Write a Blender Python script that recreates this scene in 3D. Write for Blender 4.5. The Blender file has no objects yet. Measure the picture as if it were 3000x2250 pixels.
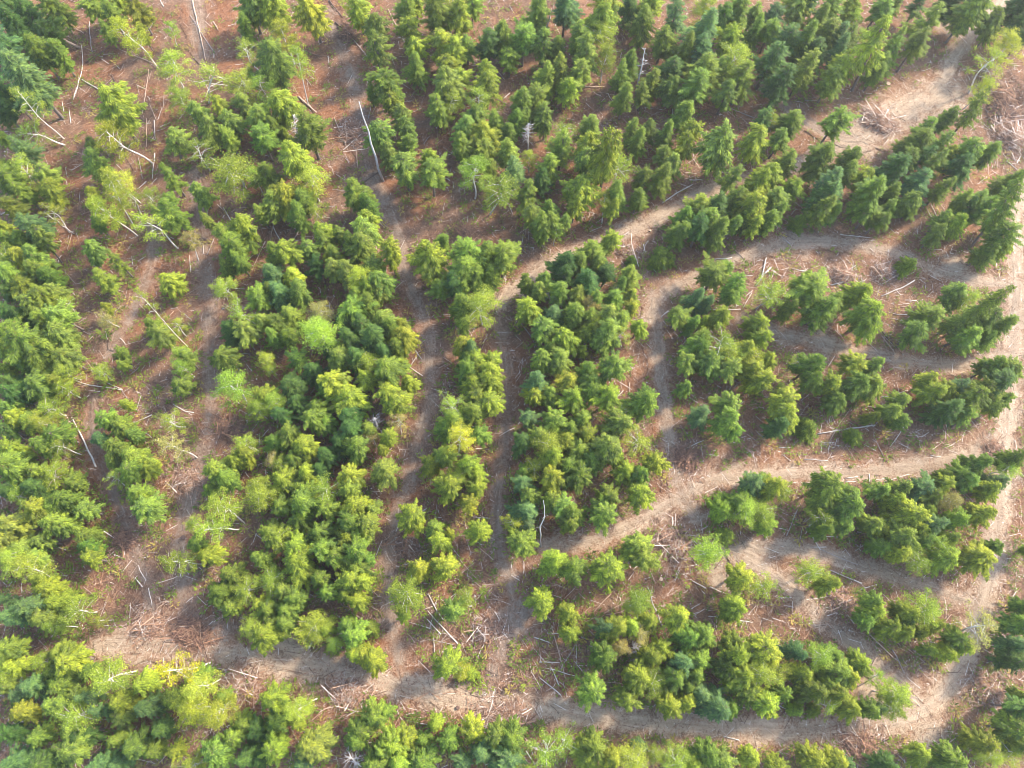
import bpy, math, random
import numpy as np
from mathutils import Vector, Quaternion, Matrix

# ------------------------------------------------------------------ camera, sky, sun, exposure
sc = bpy.context.scene
H_CAM = 100.0                      # flying height in metres
F_PX = 2080.0                      # focal length in photo pixels (3000 wide)
NADIR = (1430.0, 1850.0)           # where the vertical trunks converge
_n = np.array([(NADIR[0] - 1500) / F_PX, (1125 - NADIR[1]) / F_PX, -1.0]); _n /= np.linalg.norm(_n)
_up = -_n
_xw = np.array([1.0, 0, 0]) - _up[0] * _up; _xw /= np.linalg.norm(_xw)
_yw = np.cross(_up, _xw)
RC = np.array([_xw, _yw, _up])     # camera axes -> world axes
cam_d = bpy.data.cameras.new('camera')
cam_d.sensor_fit = 'HORIZONTAL'; cam_d.sensor_width = 36.0
cam_d.lens = 36.0 * F_PX / 3000.0
cam_d.clip_start = 0.5; cam_d.clip_end = 8000
cam = bpy.data.objects.new('camera', cam_d)
sc.collection.objects.link(cam)
M4 = Matrix.Identity(4)
for i in range(3):
    for j in range(3): M4[i][j] = float(RC[i][j])
M4[2][3] = H_CAM
cam.matrix_world = M4
sc.camera = cam

SUN_AZ = Vector((0.86, 0.51))      # towards the sun, in plan
SUN_EL = math.radians(38)
world = bpy.data.worlds.new('World'); sc.world = world; world.use_nodes = True
wn = world.node_tree; wn.nodes.clear()
sky = wn.nodes.new('ShaderNodeTexSky'); sky.sky_type = 'NISHITA'; sky.sun_disc = False
sky.sun_elevation = SUN_EL
sky.sun_rotation = math.atan2(SUN_AZ.x, SUN_AZ.y)
sky.air_density = 1.2; sky.dust_density = 3.0; sky.altitude = 900
bg = wn.nodes.new('ShaderNodeBackground'); bg.inputs['Strength'].default_value = 0.15
wo = wn.nodes.new('ShaderNodeOutputWorld')
wn.links.new(sky.outputs[0], bg.inputs[0]); wn.links.new(bg.outputs[0], wo.inputs[0])
sl = bpy.data.lights.new('sun', 'SUN'); sl.energy = 2.3; sl.angle = math.radians(7); sl.color = (1.0, 0.90, 0.74)
so = bpy.data.objects.new('sun', sl); sc.collection.objects.link(so)
sd = Vector((SUN_AZ.x * math.cos(SUN_EL), SUN_AZ.y * math.cos(SUN_EL), math.sin(SUN_EL)))
so.rotation_euler = sd.to_track_quat('Z', 'Y').to_euler(); so.location = sd * 300
sc.view_settings.view_transform = 'Standard'; sc.view_settings.look = 'None'
sc.view_settings.gamma = 1.0; sc.view_settings.exposure = 2.1
HAZE = .00024
sc.cycles.filter_width = 0.9; sc.cycles.max_bounces = 6; sc.cycles.diffuse_bounces = 3; sc.cycles.transmission_bounces = 3

C = sc.collection
rnd = random.Random(7)
rng = np.random.default_rng(11)

# ------------------------------------------------------------------ from a place on the photo to a place on the ground
def ray(px, py):
    c = np.array([(px - 1500) / F_PX, (1125 - py) / F_PX, -1.0])
    return RC @ c
def at(px, py, z=0.0):
    d = ray(px, py); k = (H_CAM - z) / -d[2]
    return np.array([d[0] * k, d[1] * k, z])
def to_px(p):
    c = RC.T @ (np.array(p, float) - np.array([0, 0, H_CAM]))
    return 1500 + F_PX * c[0] / -c[2], 1125 - F_PX * c[1] / -c[2]
def px_per_m(p):
    c = RC.T @ (np.array(p, float) - np.array([0, 0, H_CAM]))
    return F_PX / -c[2]
TX = (0, 733, 1467, 2200); TY = (0, 550, 1100, 1650); TS = 2212 / 800.0
def tile(rc, x, y): return TX[rc[1]] + x / TS, TY[rc[0]] + y / TS
DS = 3000 / 2212.0                 # whole-photo reading scale

def terrain(x, y):
    return (0.35 * np.sin(x * 0.061 + 0.7) * np.cos(y * 0.053 - 0.4) + 0.22 * np.sin(x * 0.17 + y * 0.11)
            + 0.10 * np.sin(x * 0.41 - y * 0.33 + 1.0) + 0.07 * np.cos(y * 0.61 + x * 0.23))

# ------------------------------------------------------------------ small helpers
def tag(o, label=None, cat=None, group=None, kind=None):
    if label: o['label'] = label
    if cat: o['category'] = cat
    if group: o['group'] = group
    if kind: o['kind'] = kind
    return o
def link(name, me, parent=None):
    o = bpy.data.objects.new(name, me); C.objects.link(o)
    if parent is not None: o.parent = parent
    return o
class MB:
    """collects vertices and faces (and one random value per face) for one mesh"""
    def __init__(s): s.v = []; s.f = []; s.c = []; s.n = 0
    def add(s, v, f, c=0.5):
        s.v.append(np.asarray(v, float)); s.f.extend([tuple(i + s.n for i in q) for q in f]); s.n += len(v)
        s.c.extend([c] * len(f) if np.isscalar(c) else list(c))
    def quads(s, v4, c):
        """v4: (n,4,3) array of free quads"""
        n = len(v4); base = s.n
        s.v.append(v4.reshape(-1, 3)); idx = base + np.arange(n * 4).reshape(n, 4)
        s.f.extend(map(tuple, idx.tolist())); s.n += n * 4; s.c.extend(list(c))
    def tube(s, pts, rad, k=7, c=0.5, cap=True):
        pts = [np.asarray(p, float) for p in pts]; rings = []
        for i, p in enumerate(pts):
            d = pts[min(i + 1, len(pts) - 1)] - pts[max(i - 1, 0)]; d = d / (np.linalg.norm(d) + 1e-9)
            a = np.cross(d, [0, 0, 1.0] if abs(d[2]) < .9 else [1.0, 0, 0]); a /= np.linalg.norm(a); b = np.cross(d, a)
            t = np.arange(k) * 2 * math.pi / k
            rings.append(p + rad[i] * (np.outer(np.cos(t), a) + np.outer(np.sin(t), b)))
        f = []
        for i in range(len(pts) - 1):
            for j in range(k):
                f.append((i * k + j, i * k + (j + 1) % k, (i + 1) * k + (j + 1) % k, (i + 1) * k + j))
        if cap:
            f.append(tuple(range(k))[::-1]); f.append(tuple((len(pts) - 1) * k + j for j in range(k)))
        s.add(np.vstack(rings), f, c)
    def mesh(s, name, mat, smooth=False):
        me = bpy.data.meshes.new(name)
        v = np.vstack(s.v).astype(np.float32)
        me.from_pydata(v.tolist() if len(v) < 20000 else v.tolist(), [], s.f)
        a = me.attributes.new('shade', 'FLOAT', 'FACE'); a.data.foreach_set('value', np.asarray(s.c, np.float32))
        me.materials.append(mat)
        if smooth: me.polygons.foreach_set('use_smooth', [True] * len(me.polygons))
        me.update(); return me

# ------------------------------------------------------------------ materials
def new_mat(name):
    m = bpy.data.materials.new(name); m.use_nodes = True; nt = m.node_tree; nt.nodes.clear()
    return m, nt, nt.nodes.new('ShaderNodeOutputMaterial')
def N(nt, t, **kw):
    n = nt.nodes.new(t)
    for k, v in kw.items(): setattr(n, k, v)
    return n
def noise(nt, vec, scale, detail=4, rough=.6, dist=0):
    n = N(nt, 'ShaderNodeTexNoise'); n.inputs['Scale'].default_value = scale; n.inputs['Detail'].default_value = detail
    n.inputs['Roughness'].default_value = rough; n.inputs['Distortion'].default_value = dist
    if vec is not None: nt.links.new(vec, n.inputs['Vector'])
    return n.outputs['Fac']
def ramp(nt, fac, stops):
    r = N(nt, 'ShaderNodeValToRGB'); e = r.color_ramp.elements
    while len(e) < len(stops): e.new(0.5)
    for q, (p, c) in zip(e, stops): q.position = p; q.color = (*c, 1) if len(c) == 3 else c
    nt.links.new(fac, r.inputs[0]); return r.outputs[0]
def mixc(nt, fac, a, b, mode='MIX'):
    m = N(nt, 'ShaderNodeMix', data_type='RGBA', blend_type=mode)
    for sock, v in ((m.inputs[0], fac), (m.inputs[6], a), (m.inputs[7], b)):
        if isinstance(v, (int, float)): sock.default_value = v
        elif isinstance(v, tuple): sock.default_value = (*v, 1)
        else: nt.links.new(v, sock)
    return m.outputs[2]
def mth(nt, op, a, b=None, clamp=False):
    m = N(nt, 'ShaderNodeMath', operation=op, use_clamp=clamp)
    for sock, v in ((m.inputs[0], a), (m.inputs[1], b)):
        if v is None: continue
        if isinstance(v, (int, float)): sock.default_value = v
        else: nt.links.new(v, sock)
    return m.outputs[0]
def attr(nt, name):
    return N(nt, 'ShaderNodeAttribute', attribute_name=name).outputs['Fac']

def ground_material(name, strip=False):
    m, nt, out = new_mat(name)
    pos = N(nt, 'ShaderNodeNewGeometry').outputs['Position']
    n_big = noise(nt, pos, .10, 5, .65, .8); n_mid = noise(nt, pos, .42, 5, .7, .5)
    n_fine = noise(nt, pos, 3.2, 6, .75, 1.2); n_grit = noise(nt, pos, 9.0, 3, .7, .5)
    litter = ramp(nt, n_mid, [(.32, (.07, .040, .028)), (.43, (.13, .066, .040)), (.51, (.22, .104, .054)), (.59, (.30, .158, .086)), (.70, (.37, .24, .16))])
    rust = ramp(nt, n_fine, [(.36, (.12, .055, .032)), (.5, (.27, .112, .050)), (.64, (.37, .23, .155))])
    grey = ramp(nt, n_fine, [(.36, (.12, .090, .074)), (.5, (.175, .125, .094)), (.65, (.29, .23, .185))])
    big = ramp(nt, n_big, [(.42, (0, 0, 0)), (.57, (1, 1, 1))])
    duff = mixc(nt, .70, litter, mixc(nt, big, rust, grey))
    dry = attr(nt, 'dry')
    duff = mixc(nt, mth(nt, 'MULTIPLY', dry, .55), duff, ramp(nt, n_fine, [(.37, (.165, .088, .050)), (.5, (.285, .168, .10)), (.63, (.43, .31, .215))]))
    chips = ramp(nt, n_grit, [(.56, (0, 0, 0)), (.72, (1, 1, 1))])
    duff = mixc(nt, mth(nt, 'MULTIPLY', chips, .38), duff, (.38, .25, .165))
    pits = ramp(nt, n_grit, [(.26, (1, 1, 1)), (.42, (0, 0, 0))])
    duff = mixc(nt, mth(nt, 'MULTIPLY', pits, .55), duff, (.085, .052, .04))
    n_clod = noise(nt, pos, 1.15, 4, .7, 2.2); n_scrap = noise(nt, pos, 1.7, 3, .65, 1.6)
    clod = ramp(nt, n_clod, [(.54, (0, 0, 0)), (.64, (1, 1, 1))]); scrap = ramp(nt, n_scrap, [(.57, (0, 0, 0)), (.66, (1, 1, 1))])
    duff = mixc(nt, mth(nt, 'MULTIPLY', clod, .55), duff, (.088, .046, .030))
    duff = mixc(nt, mth(nt, 'MULTIPLY', scrap, .50), duff, (.42, .27, .175))
    duff = mixc(nt, 1.0, duff, (.92, .83, .76), 'MULTIPLY')
    if strip:
        uv = N(nt, 'ShaderNodeAttribute', attribute_name='lane').outputs['Vector']
        st = noise(nt, uv, 1.0, 6, .7, .25)
    else:
        st = n_mid
    tone = attr(nt, 'tone')
    skid = mixc(nt, .55, ramp(nt, st, [(.36, (.11, .074, .056)), (.5, (.18, .128, .098)), (.64, (.28, .21, .165))]), ramp(nt, n_fine, [(.28, (.10, .067, .05)), (.5, (.195, .14, .107)), (.72, (.30, .24, .19))]))
    dirt = mixc(nt, .45, ramp(nt, st, [(.36, (.25, .185, .125)), (.5, (.38, .285, .195)), (.64, (.53, .41, .29))]), ramp(nt, n_fine, [(.34, (.25, .165, .105)), (.5, (.43, .315, .215)), (.66, (.57, .445, .325))]))
    road = mixc(nt, tone, skid, dirt)
    if strip: road = mixc(nt, mth(nt, 'MULTIPLY', attr(nt, 'rut'), .45), road, mixc(nt, 1.0, road, (1.35, 1.33, 1.3), 'MULTIPLY'))
    road = mixc(nt, mth(nt, 'MULTIPLY', pits, .35), road, (.16, .115, .09))
    road = mixc(nt, mth(nt, 'MULTIPLY', clod, .30), road, mixc(nt, 1.0, road, (.5, .46, .43), 'MULTIPLY'))
    road = mixc(nt, mth(nt, 'MULTIPLY', scrap, .35), road, mixc(nt, 1.0, road, (1.3, 1.28, 1.25), 'MULTIPLY'))
    tr = mth(nt, 'ADD', attr(nt, 'track'), mth(nt, 'MULTIPLY', mth(nt, 'SUBTRACT', n_mid, .5), 1.9))
    tr = mth(nt, 'ADD', tr, mth(nt, 'MULTIPLY', mth(nt, 'SUBTRACT', n_fine, .5), 1.6))
    tr = ramp(nt, tr, [(.28, (0, 0, 0)), (.86, (1, 1, 1))])
    col = mixc(nt, tr, duff, road)
    p = N(nt, 'ShaderNodeBsdfPrincipled'); p.inputs['Roughness'].default_value = .95
    p.inputs['Specular IOR Level'].default_value = .1
    nt.links.new(col, p.inputs['Base Color'])
    b = N(nt, 'ShaderNodeBump'); b.inputs['Strength'].default_value = .9; b.inputs['Distance'].default_value = .22
    hgt = mth(nt, 'ADD', n_fine, mth(nt, 'MULTIPLY', n_grit, .35))
    if strip: hgt = mth(nt, 'ADD', hgt, mth(nt, 'MULTIPLY', st, .8))
    nt.links.new(hgt, b.inputs['Height']); nt.links.new(b.outputs[0], p.inputs['Normal'])
    nt.links.new(p.outputs[0], out.inputs[0]); return m

def foliage_material(name, transl=.32):
    m, nt, out = new_mat(name)
    oc = N(nt, 'ShaderNodeObjectInfo').outputs['Color']
    sh = attr(nt, 'shade')
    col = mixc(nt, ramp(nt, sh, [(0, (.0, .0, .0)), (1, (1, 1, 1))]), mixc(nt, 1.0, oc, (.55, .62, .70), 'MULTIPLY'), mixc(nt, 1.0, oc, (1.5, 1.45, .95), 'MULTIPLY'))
    oi = N(nt, 'ShaderNodeObjectInfo'); tc = N(nt, 'ShaderNodeTexCoord').outputs['Object']
    va = N(nt, 'ShaderNodeVectorMath', operation='ADD'); cb = N(nt, 'ShaderNodeCombineXYZ')
    for q in range(3): nt.links.new(mth(nt, 'MULTIPLY', oi.outputs['Random'], 40.0 + 17 * q), cb.inputs[q])
    nt.links.new(tc, va.inputs[0]); nt.links.new(cb.outputs[0], va.inputs[1])
    patch = noise(nt, va.outputs[0], .9, 3, .6, .3); brown = noise(nt, va.outputs[0], 1.7, 2, .5)
    col = mixc(nt, ramp(nt, patch, [(.42, (0, 0, 0)), (.66, (.75, .75, .75))]), col, mixc(nt, 1.0, col, (1.30, 1.22, .85), 'MULTIPLY'))
    col = mixc(nt, ramp(nt, brown, [(.66, (0, 0, 0)), (.76, (.7, .7, .7))]), col, (.22, .145, .07))
    d = N(nt, 'ShaderNodeBsdfPrincipled'); d.inputs['Roughness'].default_value = .7; d.inputs['Specular IOR Level'].default_value = .18
    t = N(nt, 'ShaderNodeBsdfTranslucent'); mx = N(nt, 'ShaderNodeMixShader'); mx.inputs[0].default_value = transl
    nt.links.new(col, d.inputs['Base Color'])
    nt.links.new(mixc(nt, 1.0, col, (1.15, 1.3, .7), 'MULTIPLY'), t.inputs[0])
    nt.links.new(d.outputs[0], mx.inputs[1]); nt.links.new(t.outputs[0], mx.inputs[2]); nt.links.new(mx.outputs[0], out.inputs[0])
    return m

def wood_material(name, lo, hi, streak=14, by_shade=None):
    m, nt, out = new_mat(name)
    tc = N(nt, 'ShaderNodeTexCoord').outputs['Object']
    n1 = noise(nt, tc, 2.2, 5, .7, .6); n2 = noise(nt, tc, streak, 3, .6, .3)
    col = mixc(nt, mth(nt, 'MULTIPLY', n2, .9), mixc(nt, ramp(nt, n1, [(.35, (0, 0, 0)), (.65, (1, 1, 1))]), lo, hi), hi)
    if by_shade:
        col = ramp(nt, attr(nt, 'shade'), by_shade)
        col = mixc(nt, .35, col, mixc(nt, n2, lo, hi), 'MULTIPLY') if lo else col
    p = N(nt, 'ShaderNodeBsdfPrincipled'); p.inputs['Roughness'].default_value = .85; p.inputs['Specular IOR Level'].default_value = .2
    nt.links.new(col, p.inputs['Base Color']); nt.links.new(p.outputs[0], out.inputs[0]); return m

M_GROUND = ground_material('forest_floor'); M_ROAD = ground_material('bare_soil', True)
M_FIR = foliage_material('fir_needles', .3); M_CEDAR = foliage_material('cedar_sprays', .34); M_BIRCH = foliage_material('birch_leaves', .42)
M_BARK = wood_material('grey_brown_bark', (.10, .075, .06), (.20, .16, .135))
M_BIRCHBARK = wood_material('pale_bark', (.34, .29, .25), (.66, .60, .54), 9)
M_LOG = {'w': wood_material('bleached_wood', (.40, .34, .29), (.64, .57, .51)), 't': wood_material('tan_wood', (.28, .18, .125), (.50, .36, .27)),
         'g': wood_material('weathered_grey_wood', (.22, .18, .16), (.40, .34, .31)), 'd': wood_material('dark_wet_wood', (.07, .045, .036), (.17, .105, .08))}
M_SNAG = wood_material('grey_dead_wood', (.30, .26, .24), (.52, .47, .44))
STICKS = [(0, (.10, .06, .045)), (.25, (.24, .13, .085)), (.5, (.36, .19, .11)), (.75, (.42, .29, .205)), (1, (.72, .63, .55))]
M_STICK = wood_material('slash_sticks', (.8, .8, .8), (1, 1, 1), 14, STICKS)
M_CUT = wood_material('fresh_cut_wood', (.48, .30, .18), (.62, .44, .30))
# ------------------------------------------------------------------ what the photograph shows, read tile by tile
# trees: x y crown-radius kind [trunk-foot x y]; F fir, D dark fir, B blue-green fir, G light cedar, M lime cedar, L yellow-green birch,
# Y yellow birch, T tan-green birch; lower case = low bushy tree
TREES = {(0, 0): '''60 60 130 D;230 90 150 D;120 210 130 D;330 230 140 D 640 380;430 60 120 F;540 110 100 F;760 70 110 F;900 110 120 F;960 20 80 M;1130 100 110 L;
1010 260 115 Y 1290 545;860 240 80 F;1160 280 60 L;80 420 190 B;180 600 170 B 510 960;270 640 80 F;310 420 130 F;470 430 110 F;60 750 120 D;60 930 110 D;230 820 90 L 520 1130;
330 900 80 L;200 1090 110 L 520 1170;40 1120 70 F;190 1230 110 B;40 1360 110 F;250 1400 120 L;400 1430 100 G;100 1480 120 F;920 860 190 M 1110 1145;880 1090 130 Y 1230 1320;
760 1180 70 G;780 1330 110 G;1400 260 60 L;1390 520 130 L 1490 750;1740 610 180 L 1700 850;1840 690 70 Y;1480 830 100 L;1640 940 120 G;1420 1130 130 G 1480 1320;1550 1250 120 L;1480 1420 110 F;
870 1440 100 M;1010 1500 110 Y;1900 1400 170 L;1800 890 80 L;1990 220 90 F;2030 430 110 L;2020 30 130 G;1960 720 110 L;1990 870 100 G;1860 1130 90 F;1720 1080 110 G;1890 1010 90 G''',
(0, 1): '''180 60 140 M;110 150 100 G;500 90 120 M;30 30 80 G;260 300 110 Y;40 440 90 L;200 520 150 G;400 520 80 L 470 850;330 640 130 G;120 720 110 L;30 640 60 L;240 870 130 L;60 1000 130 F;
190 1050 110 F;480 1080 150 F;300 1120 60 L;120 1160 120 F;360 1290 150 M;150 1430 110 F;310 1430 130 F;500 1480 120 L;40 1450 70 L;880 90 130 L;800 60 80 Y;1010 250 110 G;1020 410 115 G;1110 690 140 F;
1230 710 110 M;980 750 70 F;1150 840 100 M;1240 960 90 G;1270 1040 80 G;1020 1110 140 G;1270 1180 110 F;1130 1240 90 G;1260 1370 140 G;1480 1420 130 F;1440 1490 100 T;1430 1300 80 L;1270 90 110 F;
1340 40 80 L;1500 90 150 F;1690 130 120 M;1620 40 100 L;1800 60 90 F;1310 270 120 L;1500 260 90 F;1340 400 100 L;1350 540 110 F;1560 370 130 M;1650 430 110 L;1760 370 110 F;1600 550 100 L;
1600 680 150 G;1700 640 90 M;1480 720 80 F;1620 820 100 L 1540 990;1520 890 120 F;1930 350 120 D;1960 240 120 D;1930 700 130 L;1850 830 100 L;1920 580 90 L;1800 930 110 G;1980 1000 110 F;
1750 1060 130 G;1900 1100 120 M;1720 1190 100 F;1900 1230 110 F;1820 1360 120 L 1820 1600;1960 1380 70 F;1990 1530 130 L 1945 1735''',
(0, 2): '''20 280 120 F;190 330 110 F;70 480 90 L;290 100 110 F;530 60 110 B;350 350 110 G;450 390 90 F;560 330 80 F;860 70 110 M;780 170 120 L;900 190 80 F;640 320 120 F;780 310 120 L;
700 430 110 G;850 490 80 L;490 560 95 F;370 620 100 F;540 720 100 M;650 600 100 F;680 710 70 F;1050 60 90 D;1180 50 100 M;1170 180 110 F;1320 340 110 F;1420 120 120 B;1340 90 80 F;1050 510 90 F;
970 610 90 F;1000 790 80 F;1040 650 80 G;1350 580 100 D;1220 650 100 F;1400 720 90 G;1150 760 90 F;1490 930 100 F;1560 250 130 F;1660 260 140 B;1800 160 100 G;1660 60 90 L;1850 330 100 L;
1900 470 120 L;1640 430 110 B;1500 400 110 F;1650 600 140 F;1770 560 110 F;1960 640 115 F;1830 760 110 G;1590 710 110 F;1930 100 110 F;1900 220 80 F;290 800 100 F;180 850 100 F;360 960 80 G;
140 970 100 F;310 920 90 F;60 1080 80 F;50 1230 90 F;110 1390 110 B;510 1060 100 L;500 1180 110 F;720 1030 100 F;400 1330 110 F;200 1430 100 F;330 1450 90 D;240 1290 60 L;720 1180 130 L;
860 1210 120 M 800 1590;940 1340 120 L;700 1300 100 G;880 1440 120 G;610 1510 140 M;1060 1040 90 F;1200 1040 100 F;1130 1120 80 F;1150 1430 80 G;1350 1080 90 F;1330 1250 100 F;1310 1420 110 F;
1390 1340 100 G;1530 1080 90 L;1500 1190 80 L;1800 1230 130 G;1910 1290 120 F;1720 1290 110 M;1830 1390 100 F''',
(0, 3): '''20 120 100 F;170 150 90 B;370 80 110 G;370 190 90 G;30 240 90 F;150 250 110 F;560 170 100 F;470 20 100 D;640 60 110 F;820 60 90 L;820 150 60 L;1050 60 120 F;1120 140 70 F;1180 30 60 F;
1370 30 80 D;1430 170 120 F;1330 230 90 F;1620 20 100 D;1880 60 110 G;1780 130 110 G;1900 180 90 G;1690 190 80 G;2160 60 120 D;2180 200 100 D;2190 330 70 D;220 450 160 D;280 350 110 D;180 580 120 D;
420 560 120 F;290 640 120 D;350 720 100 F;450 330 110 F;600 290 120 F;700 300 90 B;780 330 90 F;720 410 90 B;540 450 110 D;700 570 120 M;640 670 100 F;780 520 90 F;690 750 60 L;1010 330 130 M 810 745;
940 450 110 L;880 340 80 L;940 560 90 F;1060 520 100 F;1170 330 90 F;1150 430 80 F;1010 600 80 F;1340 350 110 F;1280 410 80 F;2050 380 100 Y;1930 540 120 Y;1830 680 70 Y;690 980 115 F 550 1190;
1820 850 80 F 1590 1150;100 960 80 D;170 990 70 Y;310 1000 110 F;240 1140 100 F;60 1160 110 M;330 1100 90 G;270 1260 90 F;1590 960 75 F;1400 1080 110 F;1330 1170 110 F;1500 1180 100 F;1560 1270 90 L;
1470 1330 100 F;1370 1290 90 D;1250 1320 80 F;1500 1420 90 F;1900 1250 100 F;1820 1310 90 F;1720 1260 110 G;1700 1390 120 D;130 1420 130 L;60 1490 100 M;250 1440 110 F;570 1290 130 F;550 1390 110 F;
780 1310 100 F;770 1410 100 F;640 1500 120 B;900 1470 110 L;1140 1400 130 D;1050 1420 90 D;1340 1500 120 B;2080 1500 100 F;1260 1480 80 F;1540 1540 80 F''',
(1, 0): '''60 50 100 F;180 30 90 F;420 60 110 M;90 160 100 F;440 230 90 L;380 130 80 F;50 330 80 L;60 440 100 F;270 320 130 B;180 410 100 F;350 400 80 G 510 615;430 500 60 L;80 580 110 L;190 540 110 M;
300 560 100 G;100 690 110 G;300 690 110 F;420 740 110 F;440 840 90 G;240 820 110 L;50 830 90 D;370 880 110 F;310 940 110 G;540 960 80 L;460 1040 110 G 680 1155;350 1070 120 F;60 1000 90 D;180 1030 100 D;
110 1190 140 F;250 1260 150 F;70 1300 110 F;330 1390 130 F;180 1390 110 F;500 1240 110 G;580 1190 60 G;430 1310 110 F;560 1380 100 G;620 1440 70 G;560 1490 90 L;60 1480 90 L;790 110 80 Y;
840 200 100 Y 1110 390;750 60 70 L;930 20 90 L 1100 345;1060 100 80 Y;1160 120 90 L;800 300 70 F;1200 310 120 Y 1440 485;1110 200 90 G;1290 220 80 G;1370 140 100 F;1480 200 140 F;1550 60 110 G;
1590 280 60 G;1560 440 90 T 1610 590;740 510 100 G 830 680;790 600 80 M;1010 610 90 F;840 750 120 F;930 820 110 M;1380 770 120 M;1410 860 70 L;1230 970 60 Y 1520 1290;1230 1130 90 F;1320 1210 110 G;
1450 1130 80 Y;1370 1290 100 G;880 1070 80 T 980 1140;940 1010 50 L;1000 1370 80 F;1000 1440 60 F;840 1510 80 L;1480 1350 70 L;1620 1370 90 G;1580 1440 80 L;1800 1390 110 F;1850 400 130 F;2000 330 100 L;
1900 490 130 F;1990 470 90 F;1830 640 90 F;1940 600 90 F;1840 810 90 L;1950 1050 110 L;1880 1160 110 D;2000 1160 110 G''',
(1, 1): '''860 50 130 F;930 150 100 F;800 130 80 G;950 250 90 L;930 350 110 G;900 480 130 G;820 460 100 F;310 100 120 M;200 150 120 F;440 120 120 F;540 60 90 L;400 230 100 F;90 220 80 F;560 220 60 L;20 350 70 L;
20 480 60 F;590 380 100 M;720 400 80 G;490 520 90 G;300 540 110 M;200 540 90 F;540 640 90 D;620 460 90 F;710 560 100 F;360 740 110 L;180 720 110 B;250 850 120 B;400 850 100 G;80 900 90 F;150 830 90 F;
680 660 100 G;780 680 110 G;880 760 100 Y;960 830 90 L;1060 750 110 G;1000 660 110 G;1050 840 100 G;1140 510 90 M 1180 710;1470 600 150 L;1420 520 110 L;1500 700 110 M;1560 430 70 F;1780 560 150 F;
1900 520 120 F;1730 680 140 F;1850 690 120 F;1650 760 120 D;1540 820 80 F;2080 600 140 F;2010 760 100 F;1700 950 110 F;1640 1000 90 F;1910 960 120 L;1850 1040 90 F;1740 1130 80 F;1720 1270 100 M;
1790 1310 90 B;1760 1390 80 F;840 1000 130 F;860 880 110 F;960 950 100 F;780 1080 100 D;900 1120 120 D;1060 1080 110 G;1130 1140 110 F;1000 1230 130 D;1220 1120 80 M;1250 1210 90 M;1190 1290 100 M;
1100 1340 90 D;820 1220 110 D;580 1050 100 T;560 1180 130 L;630 1230 80 L;350 1040 110 F;100 1080 90 G;250 1110 110 F;300 1210 100 F;60 1190 90 L;180 1200 90 F;380 1390 110 G;130 1400 60 L;170 1470 50 L;
720 1380 110 G;860 1370 110 D;640 1320 80 D;520 1470 100 D;980 1430 100 L;1120 1470 120 F;1230 1450 60 L;1820 1430 110 M;1980 1400 90 L;1930 1490 100 L;1760 1500 90 F''',
(1, 2): '''230 60 110 F;180 100 70 M;390 180 90 F;260 220 120 F;400 290 100 F;330 300 90 F;520 260 60 F;450 360 50 L;620 120 90 M;940 40 100 F;840 130 80 L;1010 130 90 F;940 210 70 M;1120 80 80 F;
110 610 90 F;150 710 70 F;830 370 85 L;760 430 80 M;720 520 110 F;640 590 100 F;520 620 120 D;790 600 80 F;510 720 90 D;1060 580 60 f;1280 550 110 f;1360 570 75 f;360 770 100 G;300 830 80 G;
690 760 120 D;850 700 80 D;1040 700 110 F;1090 770 60 M;980 790 70 F;930 860 60 T;620 880 110 F;490 880 90 F;780 920 80 F;700 960 80 T;940 930 100 F;1060 990 80 M;1060 880 70 M;230 980 110 L;190 960 70 F;
430 1050 100 B;580 1030 110 F;870 1050 110 G;720 1050 80 F;960 1090 90 F;1110 1140 70 M;520 1200 110 L;350 1150 110 G;660 1170 90 L;770 1130 80 L;860 1190 130 G;980 1200 70 L;280 1160 80 F;
400 1300 90 F;480 1400 110 G;660 1330 50 L;330 1380 100 F;900 1460 110 G;700 1490 90 F;1690 660 120 F;1630 750 80 D;1800 610 60 F;1900 780 100 F;1850 890 80 F;1600 890 90 B;1380 1050 95 F;
1320 1110 60 F;1750 1040 80 M;1680 930 60 B;1560 1100 70 F;1640 1080 50 L;1490 230 110 F;1600 150 120 F;1690 250 120 F;1760 170 110 D;1450 360 90 F;1770 350 110 F;1790 450 60 M;1610 330 100 D;
1880 100 110 F;2010 150 110 M;1990 260 100 F;1870 320 70 F;1620 1220 100 F;1740 1290 130 L;1600 1310 110 F;1660 1400 120 G;1860 1330 110 L;1980 1320 100 M;2020 1470 100 L;1840 1460 100 G;1500 1420 90 G''',
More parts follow.
